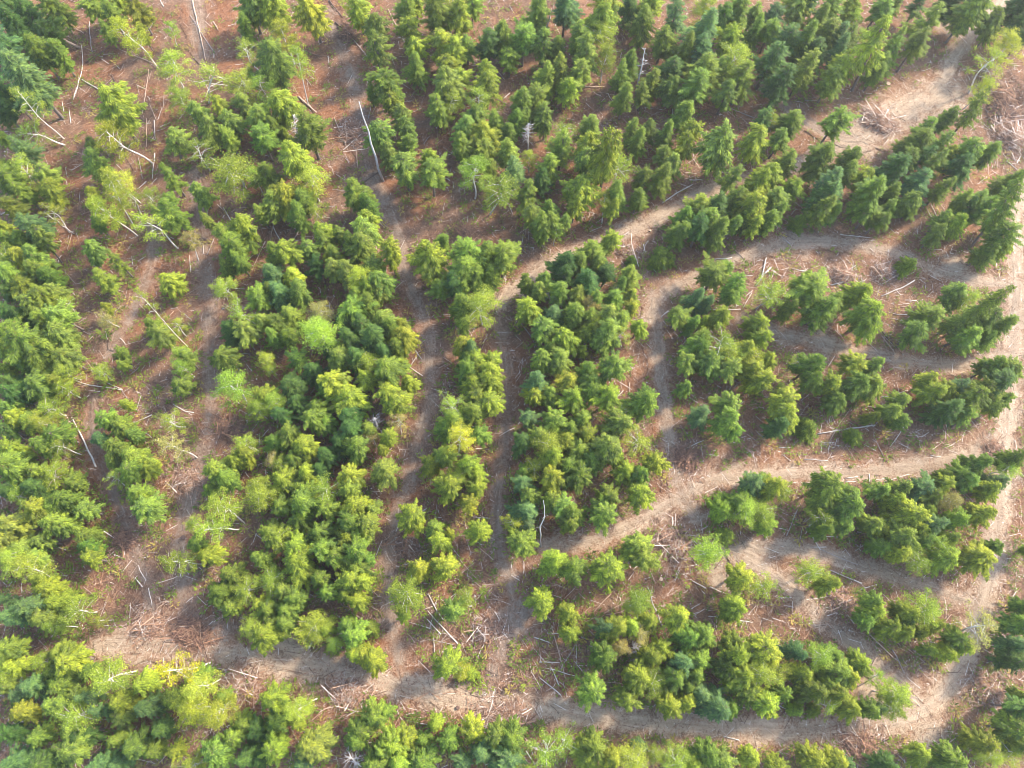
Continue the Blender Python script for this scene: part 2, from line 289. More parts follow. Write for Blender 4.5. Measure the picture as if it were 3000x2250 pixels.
(1, 3): '''20 120 90 F;40 240 70 M;30 320 80 M;190 100 110 F;210 190 90 F;160 310 80 F;370 300 90 f;620 80 120 D;580 190 100 F;660 210 70 F;330 20 90 L;960 60 130 F;860 30 90 L;940 220 100 F;950 320 100 F;
1040 330 80 F;870 150 90 D;1130 60 90 F;1120 170 70 F;1240 120 80 G;1310 160 70 F;1380 40 70 F;1570 90 80 B;1530 270 80 G;1500 380 70 G;1820 110 100 F;1860 180 90 F;1690 120 70 F;1660 300 80 M;
1740 180 80 D;2080 80 100 F 1770 490;1960 300 70 F;2000 420 110 F;1890 530 100 F;2020 510 80 M;1280 590 90 m;120 860 110 L;310 1000 80 F;260 1060 60 F;480 840 140 F;570 1000 140 F;420 760 80 F;
640 950 90 F;850 880 130 M;940 1050 140 M;950 1220 100 L;1430 1060 130 F;1330 1180 130 F;1660 860 110 G;1750 920 80 L;2080 890 80 F 1600 1160;1960 930 100 F 1610 1180;1900 1060 90 F;2030 1120 90 F;
1940 1200 90 F 1820 1290;1780 1190 110 F 1570 1280;1700 1260 90 G;1650 1100 70 G;60 1130 110 M;70 1230 90 L;20 1330 80 Y;40 1440 90 L;150 1390 70 L;370 1400 60 L;820 1430 100 M;490 1440 110 F;
1000 1440 80 G;2030 1430 110 F;2060 1500 90 F;1940 1420 80 F''',
(2, 0): '''80 60 110 D;280 90 140 G;120 150 120 D;520 120 80 Y;460 60 80 L;560 220 90 L;420 270 100 L;330 230 90 F;60 250 90 G;120 330 110 M;230 370 100 F;330 370 80 L 530 450;40 420 90 D;480 480 120 F;
350 560 110 F;580 570 80 L;140 620 110 M;90 780 140 F;190 850 100 M;470 790 110 Y;320 780 90 F;550 760 70 L;600 880 90 F;300 920 110 D;60 950 100 D;530 1000 110 F;320 1090 110 M;640 1010 90 F;
750 1060 110 G;450 1080 100 F;480 1190 110 F;180 1000 80 L;370 1160 100 F;90 1210 140 G;60 1340 110 G;350 1340 70 G;200 1420 120 G;130 1500 120 L;300 1480 80 G;800 370 80 L;880 360 110 F;960 430 110 F;
850 520 90 B;960 580 110 F;910 680 100 G;1100 660 130 F;1080 770 110 F;1190 640 90 F;1220 760 90 L;860 740 70 L;950 850 80 L;1090 870 120 M;1130 960 130 F;1240 900 90 F;1090 1050 90 F;1280 1090 130 G;
1290 1190 110 F;1030 240 60 L;1420 370 120 L;1490 450 100 L;1380 40 100 L;1470 90 100 G;1530 50 90 L;1390 580 100 T 1600 670;1080 480 90 G;1850 70 120 L 2005 205;700 1290 100 F;730 1390 90 F;740 1480 110 M;
1430 1520 100 L 1665 1530;1790 1070 110 L 1970 1185;1720 1230 100 L 1950 1240;1590 1190 70 L;1600 1370 80 G;1680 1440 110 M;1740 1500 70 F;2000 570 100 L;1990 660 80 L;1780 760 130 F;1850 830 90 F;1700 830 80 F;
1890 680 80 L;1700 920 80 F''',
(2, 1): '''120 180 130 L;200 230 90 L;60 270 90 L;260 300 110 D;330 90 130 D;380 220 110 D;680 60 130 M;600 110 90 F;840 210 140 M;960 30 80 L;1150 130 130 M;1180 240 120 L;1290 60 80 L;540 240 90 F;500 330 110 F;
530 410 90 M;620 390 90 F;800 330 110 D;850 430 110 D;740 540 110 D;850 610 120 F;960 440 90 F;1210 390 70 T;1130 500 80 L;980 530 70 T;1070 590 60 L;30 600 90 L;200 540 100 F;350 490 100 F;
430 590 130 M;180 690 70 T;250 730 80 L;350 690 90 F;600 640 110 D;560 760 90 D;70 970 110 L;60 890 80 L;280 870 110 M;460 800 90 L;390 910 100 F;600 940 110 L;430 1020 130 F;250 1060 100 F;
620 1050 90 F;820 820 120 L;900 800 70 L;820 940 100 F;870 1050 110 L;780 1080 70 L;980 1090 80 G;1110 780 130 G;170 1270 110 F;260 1310 90 L;410 1170 100 F;560 1290 110 F;820 1200 130 F;950 1200 110 F;
790 1310 120 M;930 1300 80 L;400 1390 110 M;380 1500 130 M;500 1420 90 F;600 1400 110 F;700 1450 120 F;860 1420 120 F;950 1500 70 F;80 1480 90 F;1800 60 120 M;1960 40 100 L;1660 260 100 L;1640 370 110 F;
1830 180 110 F;1990 230 120 L;1800 310 120 F;1700 430 80 F;1720 510 100 Y 1690 650;1850 480 90 F;1590 460 80 F;1560 660 90 F;1470 730 90 L;1620 620 60 L;1750 730 110 M;1830 810 80 L;1600 930 120 M;
1830 930 90 L;1770 1040 90 L;1690 830 80 L;1330 1170 120 L;1500 1250 100 F;1540 1340 90 M;1620 1300 50 L;1880 1260 110 M;1090 1530 60 l''',
(2, 2): '''300 40 110 B;270 170 90 L;560 60 110 M;590 200 110 L;400 150 90 F;220 340 90 B;870 180 100 L;740 130 80 F;740 50 100 G;1150 230 110 F;1200 290 80 F;430 380 110 F;660 370 90 F;930 400 110 G;980 290 70 L;
560 440 100 F;300 500 90 F;380 560 110 L;520 520 80 M;690 500 100 M;840 590 130 G;1080 550 110 L;930 650 80 L;180 570 90 D;420 680 110 M;640 620 100 F;540 750 110 F;620 820 110 F;740 680 90 G;
420 840 110 M;280 770 90 L;190 790 80 F;170 880 100 B;230 950 80 F;200 1100 120 B;100 1210 80 Y;90 1330 110 F;210 1230 80 B;480 1050 110 G;570 1120 110 F;550 1200 90 F;400 1000 80 F;840 1000 90 F;
890 1010 80 T;850 1180 130 F;920 1150 70 M;1010 770 90 L;1230 710 90 L;1120 800 90 F;1110 950 120 M;1180 1040 80 F;430 1440 115 L;570 1560 110 F;850 1570 130 M;1130 1370 120 F;1130 1470 100 F;1240 1490 60 L;
1610 330 90 B;1830 250 110 G;1840 380 110 F;1880 470 70 F;1490 100 70 F;2000 780 100 B;1780 1080 110 M;1870 1010 80 F;1960 1100 110 L;1830 1300 90 l;1660 1430 110 L''',
(2, 3): '''60 50 110 L;260 190 130 M;290 300 110 M;220 420 90 D;450 410 110 f;830 480 80 f;500 40 80 F;640 80 110 M;680 190 90 F;850 60 100 F;980 80 100 F;1430 40 100 M;1470 140 110 L;1580 100 90 L;1680 90 100 B;
1790 170 110 F;1200 220 90 F;1100 280 80 F;1600 290 110 D;1180 370 70 F;970 340 50 F;1750 320 90 G 1620 420;1990 230 80 G 1940 300;2080 190 60 G 1960 290;1990 60 110 D;1870 110 80 F;1790 640 90 F;
1760 710 80 F;1650 770 80 F;1740 850 110 G;1540 790 60 F;1540 880 90 L;1980 860 80 B;1930 920 90 M;2170 650 90 F;2100 710 70 F;2150 790 80 L;1390 910 100 B;1460 990 80 F;1230 910 90 F;1170 1010 90 M;
1060 930 100 F;1580 1010 80 T;1420 1080 90 L;600 890 120 F;780 960 110 F;570 1040 90 G;790 1080 130 F;560 1180 90 L;580 1260 70 F;760 1230 80 G;980 1180 90 F;1050 1240 70 L;1270 1130 110 M;
1480 1200 110 B;1660 1180 90 L;1200 1280 100 F;1340 1230 80 L;1870 1110 110 L;1380 1340 90 F;1030 1450 80 F;1200 1480 110 L;1330 1480 90 L;1540 1400 90 L;1620 1320 80 F;1840 1450 120 M;1960 1390 70 F;
1560 1500 110 M;150 920 120 L;30 760 90 F;250 950 80 L;50 1120 110 L;130 1210 80 L;2190 1380 60 F''',
(3, 0): '''80 40 100 L;220 30 90 L 500 185;400 200 100 M;340 130 70 F;480 310 120 L;620 380 110 L;700 450 100 M;120 430 130 B;260 350 110 B;380 450 110 G;60 300 80 B;450 510 70 L;800 460 60 L;100 690 100 F;40 720 80 F;
480 730 90 F;570 790 130 M;720 810 90 F;350 810 70 Y;130 830 100 M;420 880 90 F;60 860 90 L;280 980 130 B;500 960 110 F;160 1070 110 B;60 990 80 G;620 1200 130 L;460 1130 100 G;230 1220 100 M;
880 960 140 L 1080 880;960 1010 110 L;1140 970 100 M;720 1070 90 B;820 1190 90 B;640 1060 90 G;980 1140 110 M;1160 1160 110 B;1240 1180 90 G;1380 1110 100 F;990 1250 100 G;1430 850 120 V 1690 815;
1640 870 100 F;1610 980 110 L 1790 945;1580 1180 120 Y;1750 1190 110 Y 1920 1075;1820 1080 70 F;1870 80 100 F;1780 220 100 F;1870 350 90 F;600 1500 150 G;480 1540 90 L;1080 1490 130 G;1250 1520 90 F;
950 1420 90 F;1430 1520 80 L;1760 1520 130 G;1900 1400 110 F;1950 1310 90 F;2000 1570 110 D;150 1620 140 B;400 1600 120 D;820 1630 110 B;960 1620 90 B;1540 1640 110 L;100 1370 100 D;700 1380 110 D;
1300 1350 90 D;330 1400 90 F''',
(3, 1): '''10 190 110 L;190 140 110 L;90 320 80 L;440 60 120 M;560 130 90 F;280 210 80 G;150 380 100 F;380 290 100 F;290 380 90 F;620 240 80 F;850 50 110 F;820 170 120 L;900 130 80 L;860 300 80 M;760 260 80 F;
500 470 150 L 475 680;420 450 90 L;610 520 80 M;130 560 120 M;20 520 80 L;290 490 90 F;1170 260 130 L;1220 420 70 L;780 500 90 F;840 580 110 F;980 520 70 F;840 740 80 L;930 740 110 M;1030 830 120 M;
900 840 80 F;690 640 60 L;1370 60 100 L;1560 60 110 L;1640 380 90 G;1760 270 70 L;1590 840 140 M;1700 860 70 Y;1775 890 85 m;1130 1080 80 M;1110 1180 90 F;1020 1240 110 F;910 1330 120 F;870 1430 100 F;
190 1080 130 M;400 1190 90 L 540 1100;200 1290 120 F;60 1370 100 D;390 1310 60 L;510 1470 160 G;620 1440 80 L;210 1480 110 M;100 1580 110 D;420 1600 100 B;1180 1480 130 M;1280 1420 100 M;1200 1610 110 L;
1400 1420 80 F;1370 1560 130 F;1070 1520 80 F;1000 1600 100 F;1500 1300 80 M;1620 1400 90 F;1810 1360 110 L;1990 1390 100 G;1880 1540 120 B;1720 1600 90 B;2000 1600 100 B''',
(3, 2): '''330 300 110 M;320 360 70 L;540 400 100 L;550 560 90 M;1120 310 110 L;1150 380 90 L;1440 430 120 M;1200 500 90 L;1050 510 100 L;930 520 110 M;830 530 90 B;1110 580 80 T;1640 580 100 F;1500 630 90 F;
1290 690 90 L;840 760 100 F;970 690 60 T;1200 760 100 M;1470 800 120 B;1090 890 110 M;1230 980 100 L;1400 930 110 F;1570 760 90 F;1570 890 80 F;1500 1000 90 F;1080 1020 70 F;1000 1130 90 F;730 1020 110 F;
1340 1200 100 L;1490 1190 90 L;1720 1180 130 B;1860 1170 80 F;1630 1050 90 B;1900 750 120 M;1870 650 70 F;1950 880 120 M;1820 850 100 F;2010 1000 110 F;1890 970 100 F;1940 120 110 L;1880 330 100 M;
1850 420 60 F;570 1370 90 M;740 1340 100 F;900 1400 100 L;1130 1480 80 b;350 1490 130 L;520 1470 110 L;80 1430 110 F;60 1560 120 B;670 1540 100 F;900 1560 100 M;1090 1580 110 L;1230 1540 60 L;1420 1570 110 L;
1560 1630 90 L;1680 1440 120 F;1780 1590 110 G;2020 1460 100 L;700 1650 80 L;1980 1610 80 L;160 1630 90 L''',
(3, 3): '''70 700 130 L;70 170 100 L;120 1180 90 L;480 110 100 L;620 180 90 M;970 300 80 F;1000 420 90 L;920 450 80 F;1250 400 90 L;1280 460 80 F;1400 380 110 L;1130 540 90 L;1240 560 80 L;1500 500 60 L;1380 550 60 L;
1660 620 90 F;1720 690 100 L;1580 720 80 L;1430 700 50 F;1890 530 130 T 1640 620;2110 470 100 F;2090 620 110 B;2080 760 110 D;2170 790 90 D;2180 330 70 F;130 780 110 L;60 870 120 L;200 830 90 L;
370 730 80 B;90 1090 110 L;240 1050 70 F;360 1200 80 l;530 1260 65 f;420 900 110 M;560 760 90 L;680 860 120 F;640 750 80 F;860 800 90 L;780 930 90 L;600 980 110 F;480 1040 110 F;680 1060 110 L;780 1150 90 L;
600 1130 80 L;940 1200 80 F;1040 1220 60 B;1010 920 60 L 870 1000;1140 1050 110 L;1130 1170 90 L;20 1500 80 L;60 1620 90 F;200 1640 90 M;480 1560 100 M;680 1560 120 M;760 1640 80 B;1360 1550 100 L;
1530 1500 120 B;1620 1590 130 F;1850 1450 100 M;1930 1540 80 L;2100 1540 100 L;2130 1350 130 F;2150 1460 90 F;2040 1150 60 F;2170 1170 110 D;2190 1060 60 F;1100 1640 90 D'''}

# dead standing trees: foot x y, top x y, thickness, how bare
SNAGS = [((0, 1), 1080, 1470, 880, 820, 22, 'tall grey branchless snag leaning over the upper clearing, thickest dead trunk in view', 0),
 ((0, 2), 370, 250, 410, 70, 16, 'white forked dead pole standing near the top edge among green firs', 3),
 ((0, 2), 1090, 770, 1170, 390, 18, 'pale mottled snag with dead branches beside a slim dark fir pair', 14),
 ((0, 1), 410, 1230, 345, 930, 16, 'grey dead conifer with many bare twigs beside the left strip of birches', 40),
 ((0, 2), 220, 1220, 225, 1000, 14, 'grey dead conifer hanging below a green fir clump, bare twigs drooping', 40),
 ((1, 0), 600, 375, 385, 215, 12, 'thin white dead pole at the edge of the left wood', 4),
 ((2, 2), 325, 1390, 345, 1010, 13, 'white bowed dead stem standing at the foot of the central island stand', 2),
 ((3, 2), 1315, 520, 1190, 190, 13, 'straight white dead pole standing alone above the lower right stand', 1),
 ((3, 2), 1110, 830, 1100, 670, 18, 'fuzzy grey dead treetop poking out of the lower right stand', 60),
 ((3, 1), 900, 1640, 810, 1570, 16, 'white forked dead tree with spreading bare branches at the bottom edge', 26),
 ((2, 1), 1030, 430, 1005, 340, 14, 'small pale grey dead top inside the big left stand', 40),
 ((1, 2), 400, 900, 385, 850, 14, 'dark grey dead treetop at the left side of the central island stand', 40),
 ((1, 2), 1840, 270, 1960, 150, 14, 'silver dead snag leaning out between firs above the pale right track', 16)]

# lying poles and logs: points, thickness, w white, t tan, g grey, d dark
LOGS = {(0, 0): '''1560 0 1620 250 1670 500 14 t;1550 140 1640 290 1740 430 8 g;662 370 668 520 630 680 590 800 9 w;540 290 740 410 8 t;730 180 738 415 8 g;600 230 680 270 8 t;660 640 830 745 12 w;900 600 990 770 12 d;
1210 570 1150 920 9 t;1215 850 1270 980 8 t;560 880 572 1000 10 w;500 820 518 900 9 w;1255 1240 1232 1450 11 w;1000 1240 1080 1380 8 d;1120 1280 1150 1440 8 g;1190 960 1185 1190 7 t;1250 980 1260 1130 12 g;
680 500 900 370 8 d;960 400 1290 540 7 t;1130 350 1310 420 6 d;1300 0 1330 60 10 w;990 0 1050 80 14 g;1730 180 1770 250 12 t;1105 1540 1180 1465 8 w;430 500 480 550 8 g;1330 760 1325 880 6 t;680 1110 710 1090 10 w''',
(0, 1): '''640 0 750 150 12 d;455 115 530 200 600 290 16 t;310 200 355 60 6 t;370 375 560 460 14 d;690 180 800 280 18 d;800 290 960 470 9 g;820 240 900 295 9 t;1120 85 1230 300 10 t;395 790 530 915 22 t;440 580 515 640 9 t;
450 635 500 700 9 t;460 570 530 585 8 w;635 460 640 530 7 w;680 960 795 1225 10 t;730 1040 860 1090 8 g;710 1150 920 1155 8 t;855 1160 870 1350 8 t;960 960 980 870 9 g;1020 865 985 930 8 t;905 1500 1040 1400 10 d;
2050 790 2105 745 10 w;2000 800 2080 830 9 g;1410 1170 1450 1110 6 g;1500 1180 1560 1140 6 t''',
(0, 2): '''600 700 840 705 12 t;110 745 210 730 8 d;1770 850 2050 950 8 g;1925 890 1935 830 10 w;1310 1635 1430 1560 1550 1505 14 w;1400 1615 1450 1600 8 w;1530 1460 1630 1465 10 w;1640 1360 1660 1310 9 w;470 860 505 915 12 d;
870 760 910 830 6 w;40 640 200 560 8 d;900 950 920 1030 10 d''',
(0, 3): '''1010 1085 1100 905 12 w;960 1000 1080 1005 12 w;915 1050 970 1030 9 w;1150 1028 1200 1018 9 w;430 820 530 830 9 g;1930 680 2010 790 9 t;2000 950 2040 1040 10 w;2080 1060 2205 1170 16 g;2070 1295 2160 1370 10 w;
2080 585 2110 615 8 w;2040 670 2110 620 8 t;1840 1010 1900 1035 8 w;1410 1625 1480 1560 14 t''',
(1, 0): '''480 1505 700 1600 900 1625 1000 1645 12 w;870 1580 1000 1640 10 w;590 355 555 510 7 t;380 437 500 440 9 t;455 665 495 560 8 w;1540 555 1545 690 8 w;1650 470 1655 575 1690 545 1740 420 8 g;2045 685 2155 440 9 t;
1815 170 1890 300 10 w;1690 140 1680 250 12 g;1265 880 1325 872 9 w;1355 1065 1410 1005 6 t;1490 1020 1555 1075 7 g;985 1225 1030 1280 9 w;870 1170 878 1240 10 w;890 1290 900 1340 8 g;1040 1410 1080 1480 8 g;
1050 1520 1130 1460 7 g;1870 1300 1910 1400 1960 1540 9 g;1905 1355 2000 1335 7 g;1970 1200 2060 1310 8 g;515 895 575 940 10 w;575 815 610 875 8 g;700 1400 770 1490 8 t;1800 990 1900 940 1940 980 8 w;1310 340 1410 420 9 w;
830 360 905 440 7 g;895 405 945 365 7 w;1050 640 1062 715 8 w''',
(1, 1): '''190 330 260 460 10 w;170 440 200 270 10 t;335 470 400 370 9 g;600 180 690 160 7 g;1320 1170 1380 1280 8 g;1335 1320 1390 1395 9 w;1300 1450 1350 1370 9 w;1250 1430 1400 1530 9 w;530 962 650 968 9 w;650 968 685 890 6 t;
640 1020 730 950 7 d;1280 385 1330 390 9 w;1060 270 1120 325 7 g;1415 960 1455 1060 7 t;1780 345 1840 318 14 w;1665 305 1720 400 12 t;1650 285 1770 345 14 d;1740 380 1850 410 25 d;1880 380 1960 420 8 t;
1715 800 1735 890 10 w;1545 890 1610 945 6 g;110 925 205 935 7 g;1990 1165 2090 1165 7 w;660 790 700 825 8 w''',
(1, 2): '''1460 982 1940 990 14 w;1300 1045 1360 995 12 w;1740 765 1890 650 10 w;2100 760 2140 580 17 w;2060 800 2175 655 17 w;1980 890 2040 830 8 w;1960 970 2035 850 8 w;1660 870 1790 935 20 d;1840 460 2000 610 8 t;
1710 580 1870 570 10 w;1030 430 1085 470 12 w;1000 490 1015 550 10 w;600 430 625 410 8 w;270 695 330 665 7 t;1475 1130 1500 1260 9 g;1960 1210 1968 1160 8 w;165 1095 250 1210 320 1340 8 g;590 1390 630 1320 9 w;
800 1552 915 1555 10 w;1575 1640 1620 1605 10 w;1890 1620 1950 1560 8 g;170 770 172 890 8 t''',
(1, 3): '''1045 885 1130 850 1230 810 1325 750 13 w;640 800 740 775 820 720 11 w;660 735 760 700 9 w;850 800 930 745 8 w;1145 1030 1260 1032 9 w;1125 1060 1270 1095 9 w;1110 575 1165 615 10 w;1060 1170 1220 1365 9 d;
1050 1200 1150 1340 10 t;1560 1140 1660 1260 9 d;720 385 960 410 8 w;320 670 420 690 500 700 9 w;550 715 620 718 9 t;1260 910 1340 915 8 w;1200 970 1280 960 7 t;1420 890 1470 840 8 t;240 410 310 470 10 g;
470 330 560 420 10 d;1410 160 1470 60 14 t;1440 160 1480 240 8 w;1400 180 1460 280 9 w;640 1450 700 1540 12 d;410 1080 520 1190 9 d;1810 890 1870 850 8 w''',
(2, 0): '''575 340 650 480 720 610 775 740 18 w;1030 415 1240 325 10 w;1405 240 1500 290 1570 300 9 w;1480 290 1530 235 7 g;1910 205 1990 260 9 w;1510 880 1517 990 9 t;1545 980 1560 1110 7 t;1660 480 1770 475 11 t;
840 1390 880 1440 10 w;920 1395 940 1372 10 w;885 1235 930 1255 9 w;1080 1515 1125 1510 10 w;990 120 1040 200 7 g;1170 460 1270 530 8 g;970 545 1030 545 9 w;440 620 570 690 8 t;480 590 690 700 9 t;640 1220 750 1255 9 w;
1890 1280 1930 1335 7 g;1695 1350 1745 1370 9 w;715 720 722 755 9 w;440 1385 525 1410 8 w;250 1385 330 1385 8 w;1230 120 1250 180 7 t;1870 380 1980 360 7 t''',
(2, 1): '''1010 1470 1065 1340 9 w;680 1560 700 1655 9 w;930 815 1000 822 12 w;1340 1140 1430 1075 9 w;1460 890 1475 790 8 g;2020 490 2140 425 9 w;1370 130 1370 200 9 w;1375 225 1415 265 9 t;1840 1390 1970 1500 8 t;
1690 1480 1840 1655 10 t;1480 1400 1500 1440 14 g;1610 1480 1612 1400 9 w;1360 1410 1400 1440 9 w;1290 1400 1350 1450 8 t;960 600 1020 645 14 d;735 740 770 660 8 g;740 750 830 760 8 g;1455 1100 1462 1140 8 w;1260 1610 1300 1645 10 g;
630 1425 690 1420 10 g''',
(2, 2): '''930 195 990 125 10 w;1040 60 1038 240 10 t;1030 310 1060 360 8 w;1475 605 1635 530 10 w;1540 580 1545 650 10 w;1420 690 1460 710 12 w;1480 795 1525 790 9 w;1480 860 1500 800 8 g;1660 645 1760 655 8 w;
1980 620 2060 670 9 g;1910 560 1975 545 9 w;1365 1260 1375 1500 9 t;1540 270 1555 210 9 w;1575 115 1620 85 10 w;350 1270 365 1310 9 w;395 1290 400 1350 9 w;350 1400 370 1440 8 w;1070 1020 1100 1080 9 w;1190 870 1215 830 12 w;
1480 1330 1530 1400 6 t;1700 970 1735 925 7 g;1360 1530 1400 1460 9 t;530 1330 540 1300 9 w;10 1110 40 1040 8 w''',
(2, 3): '''540 470 800 430 1000 405 15 w;1000 405 1050 350 14 g;640 530 720 390 810 260 9 t;1130 580 1200 480 1275 355 9 w;1040 180 1150 160 1260 125 9 w;870 205 930 255 10 w;920 250 1000 265 9 w;970 240 1010 180 18 d;
440 675 620 690 8 w;740 765 800 768 10 w;770 560 850 690 7 t;860 635 920 680 9 t;1000 500 1080 650 7 g;880 880 885 940 10 w;960 920 970 790 9 w;660 840 715 825 12 w;770 830 870 815 9 w;770 855 860 855 9 w;940 850 1110 830 7 w;
1090 862 1290 795 9 w;310 865 390 870 9 w;230 580 330 582 9 w;280 1300 390 1050 9 g;470 1390 610 1388 9 w;465 1260 560 1410 9 w;560 1410 870 1530 8 g;800 1310 880 1390 9 g;590 1305 700 1310 760 1295 10 w;850 1420 960 1340 8 g;
1480 1480 1500 1430 10 t;1820 1340 1840 1240 7 t;430 1470 500 1440 7 w;1450 650 1530 660 7 w;1970 690 1985 540 7 g''',
(3, 0): '''0 630 210 605 8 w;135 925 370 910 9 w;160 775 310 750 9 w;100 850 200 815 8 w;600 300 650 340 16 w;820 505 930 510 9 w;1085 115 1140 190 12 w;1110 20 1160 130 8 w;1190 200 1220 340 9 w;1590 470 1600 400 9 w;
1820 870 1960 920 12 g;1840 960 1910 1040 8 w;1970 970 2060 1050 8 w;1230 930 1320 1030 8 g;500 600 580 690 8 t;1410 530 1470 570 12 t;1500 640 1580 690 9 t;1350 590 1500 600 7 t''',
(3, 1): '''1440 380 1560 520 1700 670 12 w;1440 240 1490 350 1560 460 12 w;1490 340 1530 260 9 w;1410 430 1540 575 12 w;1455 530 1475 420 9 w;1290 480 1460 530 9 w;1430 615 1650 660 9 g;1270 570 1330 640 9 t;1490 560 1492 720 10 w;
1630 705 1675 695 10 w;1780 480 1820 520 14 w;1770 560 1870 575 8 w;1690 680 1740 760 9 t;1820 800 1890 660 8 w;1790 120 1870 195 10 t;1780 210 1830 160 9 w;1720 325 1800 350 12 w;860 1080 920 1200 14 w;900 1110 940 1190 8 t;
740 1010 850 1030 10 t;640 1180 670 1240 9 w;470 1290 590 1210 8 t;535 1195 690 1160 8 t;1190 1190 1220 1260 1280 1330 8 w;1270 1275 1440 1310 9 w;980 300 1025 325 12 w;940 320 1040 385 12 t;690 350 770 365 9 w;800 390 900 450 18 t;
415 220 520 270 9 w;150 260 325 262 18 w;505 1355 570 1370 9 w;650 1330 720 1380 9 w;1240 210 1295 205 12 w;2090 1250 2212 1380 9 t''',
(3, 2): '''690 470 830 410 1030 300 10 t;720 430 890 245 8 t;830 420 930 410 1020 370 8 t;410 500 460 700 500 860 520 940 11 t;270 600 400 640 10 w;380 575 470 568 10 w;350 700 400 780 7 t;310 803 475 800 11 w;400 830 470 990 11 w;
355 850 500 880 610 915 10 w;310 925 400 990 485 1060 11 w;480 860 610 640 8 g;605 640 615 855 8 w;465 955 545 1020 8 t;620 650 655 705 10 w;690 500 720 560 780 600 9 g;650 600 740 625 9 g;500 960 535 1070 8 g;850 960 1030 975 11 t;
1555 145 1660 200 14 w;1690 190 1820 245 12 w;1730 150 1790 180 9 w;1560 235 1640 245 9 w;1230 275 1270 205 8 t;1890 460 2030 480 11 w;1900 515 1960 560 14 w;1680 430 1770 440 8 w;55 1250 150 1370 230 1450 10 t;
1170 1150 1230 1160 1260 1130 9 w;1800 1400 1930 1435 10 w''',
(3, 3): '''640 55 900 165 11 w;880 215 1020 175 12 w;640 280 760 370 880 440 13 t;790 350 900 300 20 d;800 230 890 265 12 g;910 520 1020 640 1150 760 17 t;1150 700 1190 770 1245 890 12 g;1230 660 1330 740 1415 810 9 t;
1180 720 1210 670 8 t;970 850 1020 760 10 t;1550 505 1720 475 10 w;1460 640 1560 660 11 w;1570 490 1640 410 9 t;215 280 320 275 9 w;190 1135 290 1185 9 w;180 1210 240 1260 8 w;230 1145 380 1090 7 g;1960 1170 1985 1300 7 t;
2060 1080 2140 1130 8 g;800 1560 850 1500 12 w;1180 1515 1310 1510 9 t;1190 1560 1290 1650 9 g;1360 170 1410 100 9 t'''}

# heaps of logging slash: centre x y, radius (across, along), what sets it apart
PILES = [((0, 1), 870, 1090, 140, 130, 't', 'wide flat heap of brown branches beside the tall grey snag'),
 ((0, 1), 810, 270, 90, 130, 'd', 'dark heap of broken trunks on the upper grey skid track'),
 ((0, 3), 1020, 1000, 140, 120, 'w', 'rusty slash heap with two crossed white poles on the wide dirt landing'),
 ((0, 3), 2010, 820, 190, 220, 'r', 'upper half of the huge rust-brown slash heap beside the landing'),
 ((0, 3), 2110, 1100, 150, 190, 'g', 'lower half of the huge slash heap, with long grey trunks'),
 ((0, 3), 2180, 780, 110, 200, 'r', 'right end of the huge rust-brown slash heap, cut by the picture edge'),
 ((1, 1), 1770, 370, 130, 90, 'd', 'dark upturned root heap with split pale wood above the leafy clump'),
 ((1, 2), 1050, 500, 100, 90, 't', 'small twiggy heap beside the dirt track below the round dark fir'),
 ((1, 3), 760, 730, 110, 90, 'w', 'bright splintered slash heap above two bushy firs'),
 ((1, 3), 1080, 690, 100, 110, 'g', 'low grey-brown slash heap next to a small leaning bush'),
 ((2, 0), 1510, 830, 100, 110, 't', 'spiky branch heap alone on the left skid track'),
 ((2, 0), 1860, 430, 140, 100, 'd', 'dark heap of needles and twigs under the big left stand'),
 ((2, 0), 1000, 1330, 120, 90, 'd', 'dark scattered slash heap near a lone dark stump'),
 ((3, 0), 1200, 500, 110, 110, 't', 'pale forked branch heap at the left end of the bottom road'),
 ((3, 0), 1540, 560, 170, 130, 'd', 'broad dark branch heap at the left end of the bottom road'),
 ((3, 0), 1930, 980, 130, 110, 'g', 'grey branch heap below the bottom road beside yellow birches'),
 ((2, 1), 1300, 1390, 130, 80, 't', 'tan branch heap across the middle skid track'),
 ((3, 1), 1910, 550, 110, 110, 't', 'round starburst heap of tan sticks beside the grey track'),
 ((3, 1), 810, 1070, 150, 110, 'g', 'grey slash heap below the bottom road with a pale split log'),
 ((3, 1), 2020, 1260, 180, 90, 'g', 'grey thorny branch heap on the lower edge of the bottom road'),
 ((3, 2), 110, 1230, 120, 100, 't', 'tan branch heap below the bottom road ending in a long pole'),
 ((3, 3), 740, 330, 130, 130, 't', 'brown heap of poles and sticks beside the pale fork of track'),
 ((3, 3), 1950, 1060, 140, 140, 't', 'tan spiky stick heap right of the road bend'),
 ((3, 3), 900, 1500, 160, 120, 'r', 'reddish brown slash heap below the road bend'),
 ((2, 2), 1400, 1380, 130, 140, 't', 'tangled brown branch heap between two fir clumps'),
 ((2, 2), 1500, 680, 110, 110, 'd', 'dark slash heap with white pole ends beside the right skid track'),
 ((2, 3), 1960, 590, 80, 70, 'r', 'small rusty twig heap beside the right road')]

STUMPS = [((2, 0), 1480, 1310, 20, 'dark round stump standing alone on the left skid track', 'd'),
 ((0, 2), 1058, 255, 12, 'fresh orange-topped stump among firs near the top edge', 't'),
 ((1, 0), 1500, 597, 8, 'small pale-topped stump on the left skid track', 'w'),
 ((3, 2), 215, 1450, 18, 'fresh orange log butt end below the bottom road', 't'),
 ((1, 2), 1215, 340, 9, 'pale-topped stump on the dirt track near the central island stand', 'w'),
 ((0, 3), 1110, 680, 18, 'grey stump at the upper edge of the wide dirt landing', 'g'),
 ((2, 1), 575, 675, 12, 'pale stump at the dark heart of the big left stand', 'w'),
 ((3, 1), 1680, 1170, 13, 'dark reddish stump on the lower edge of the bottom road', 'd'),
 ((3, 2), 1295, 130, 16, 'tan stump above the lower right stand', 't')]

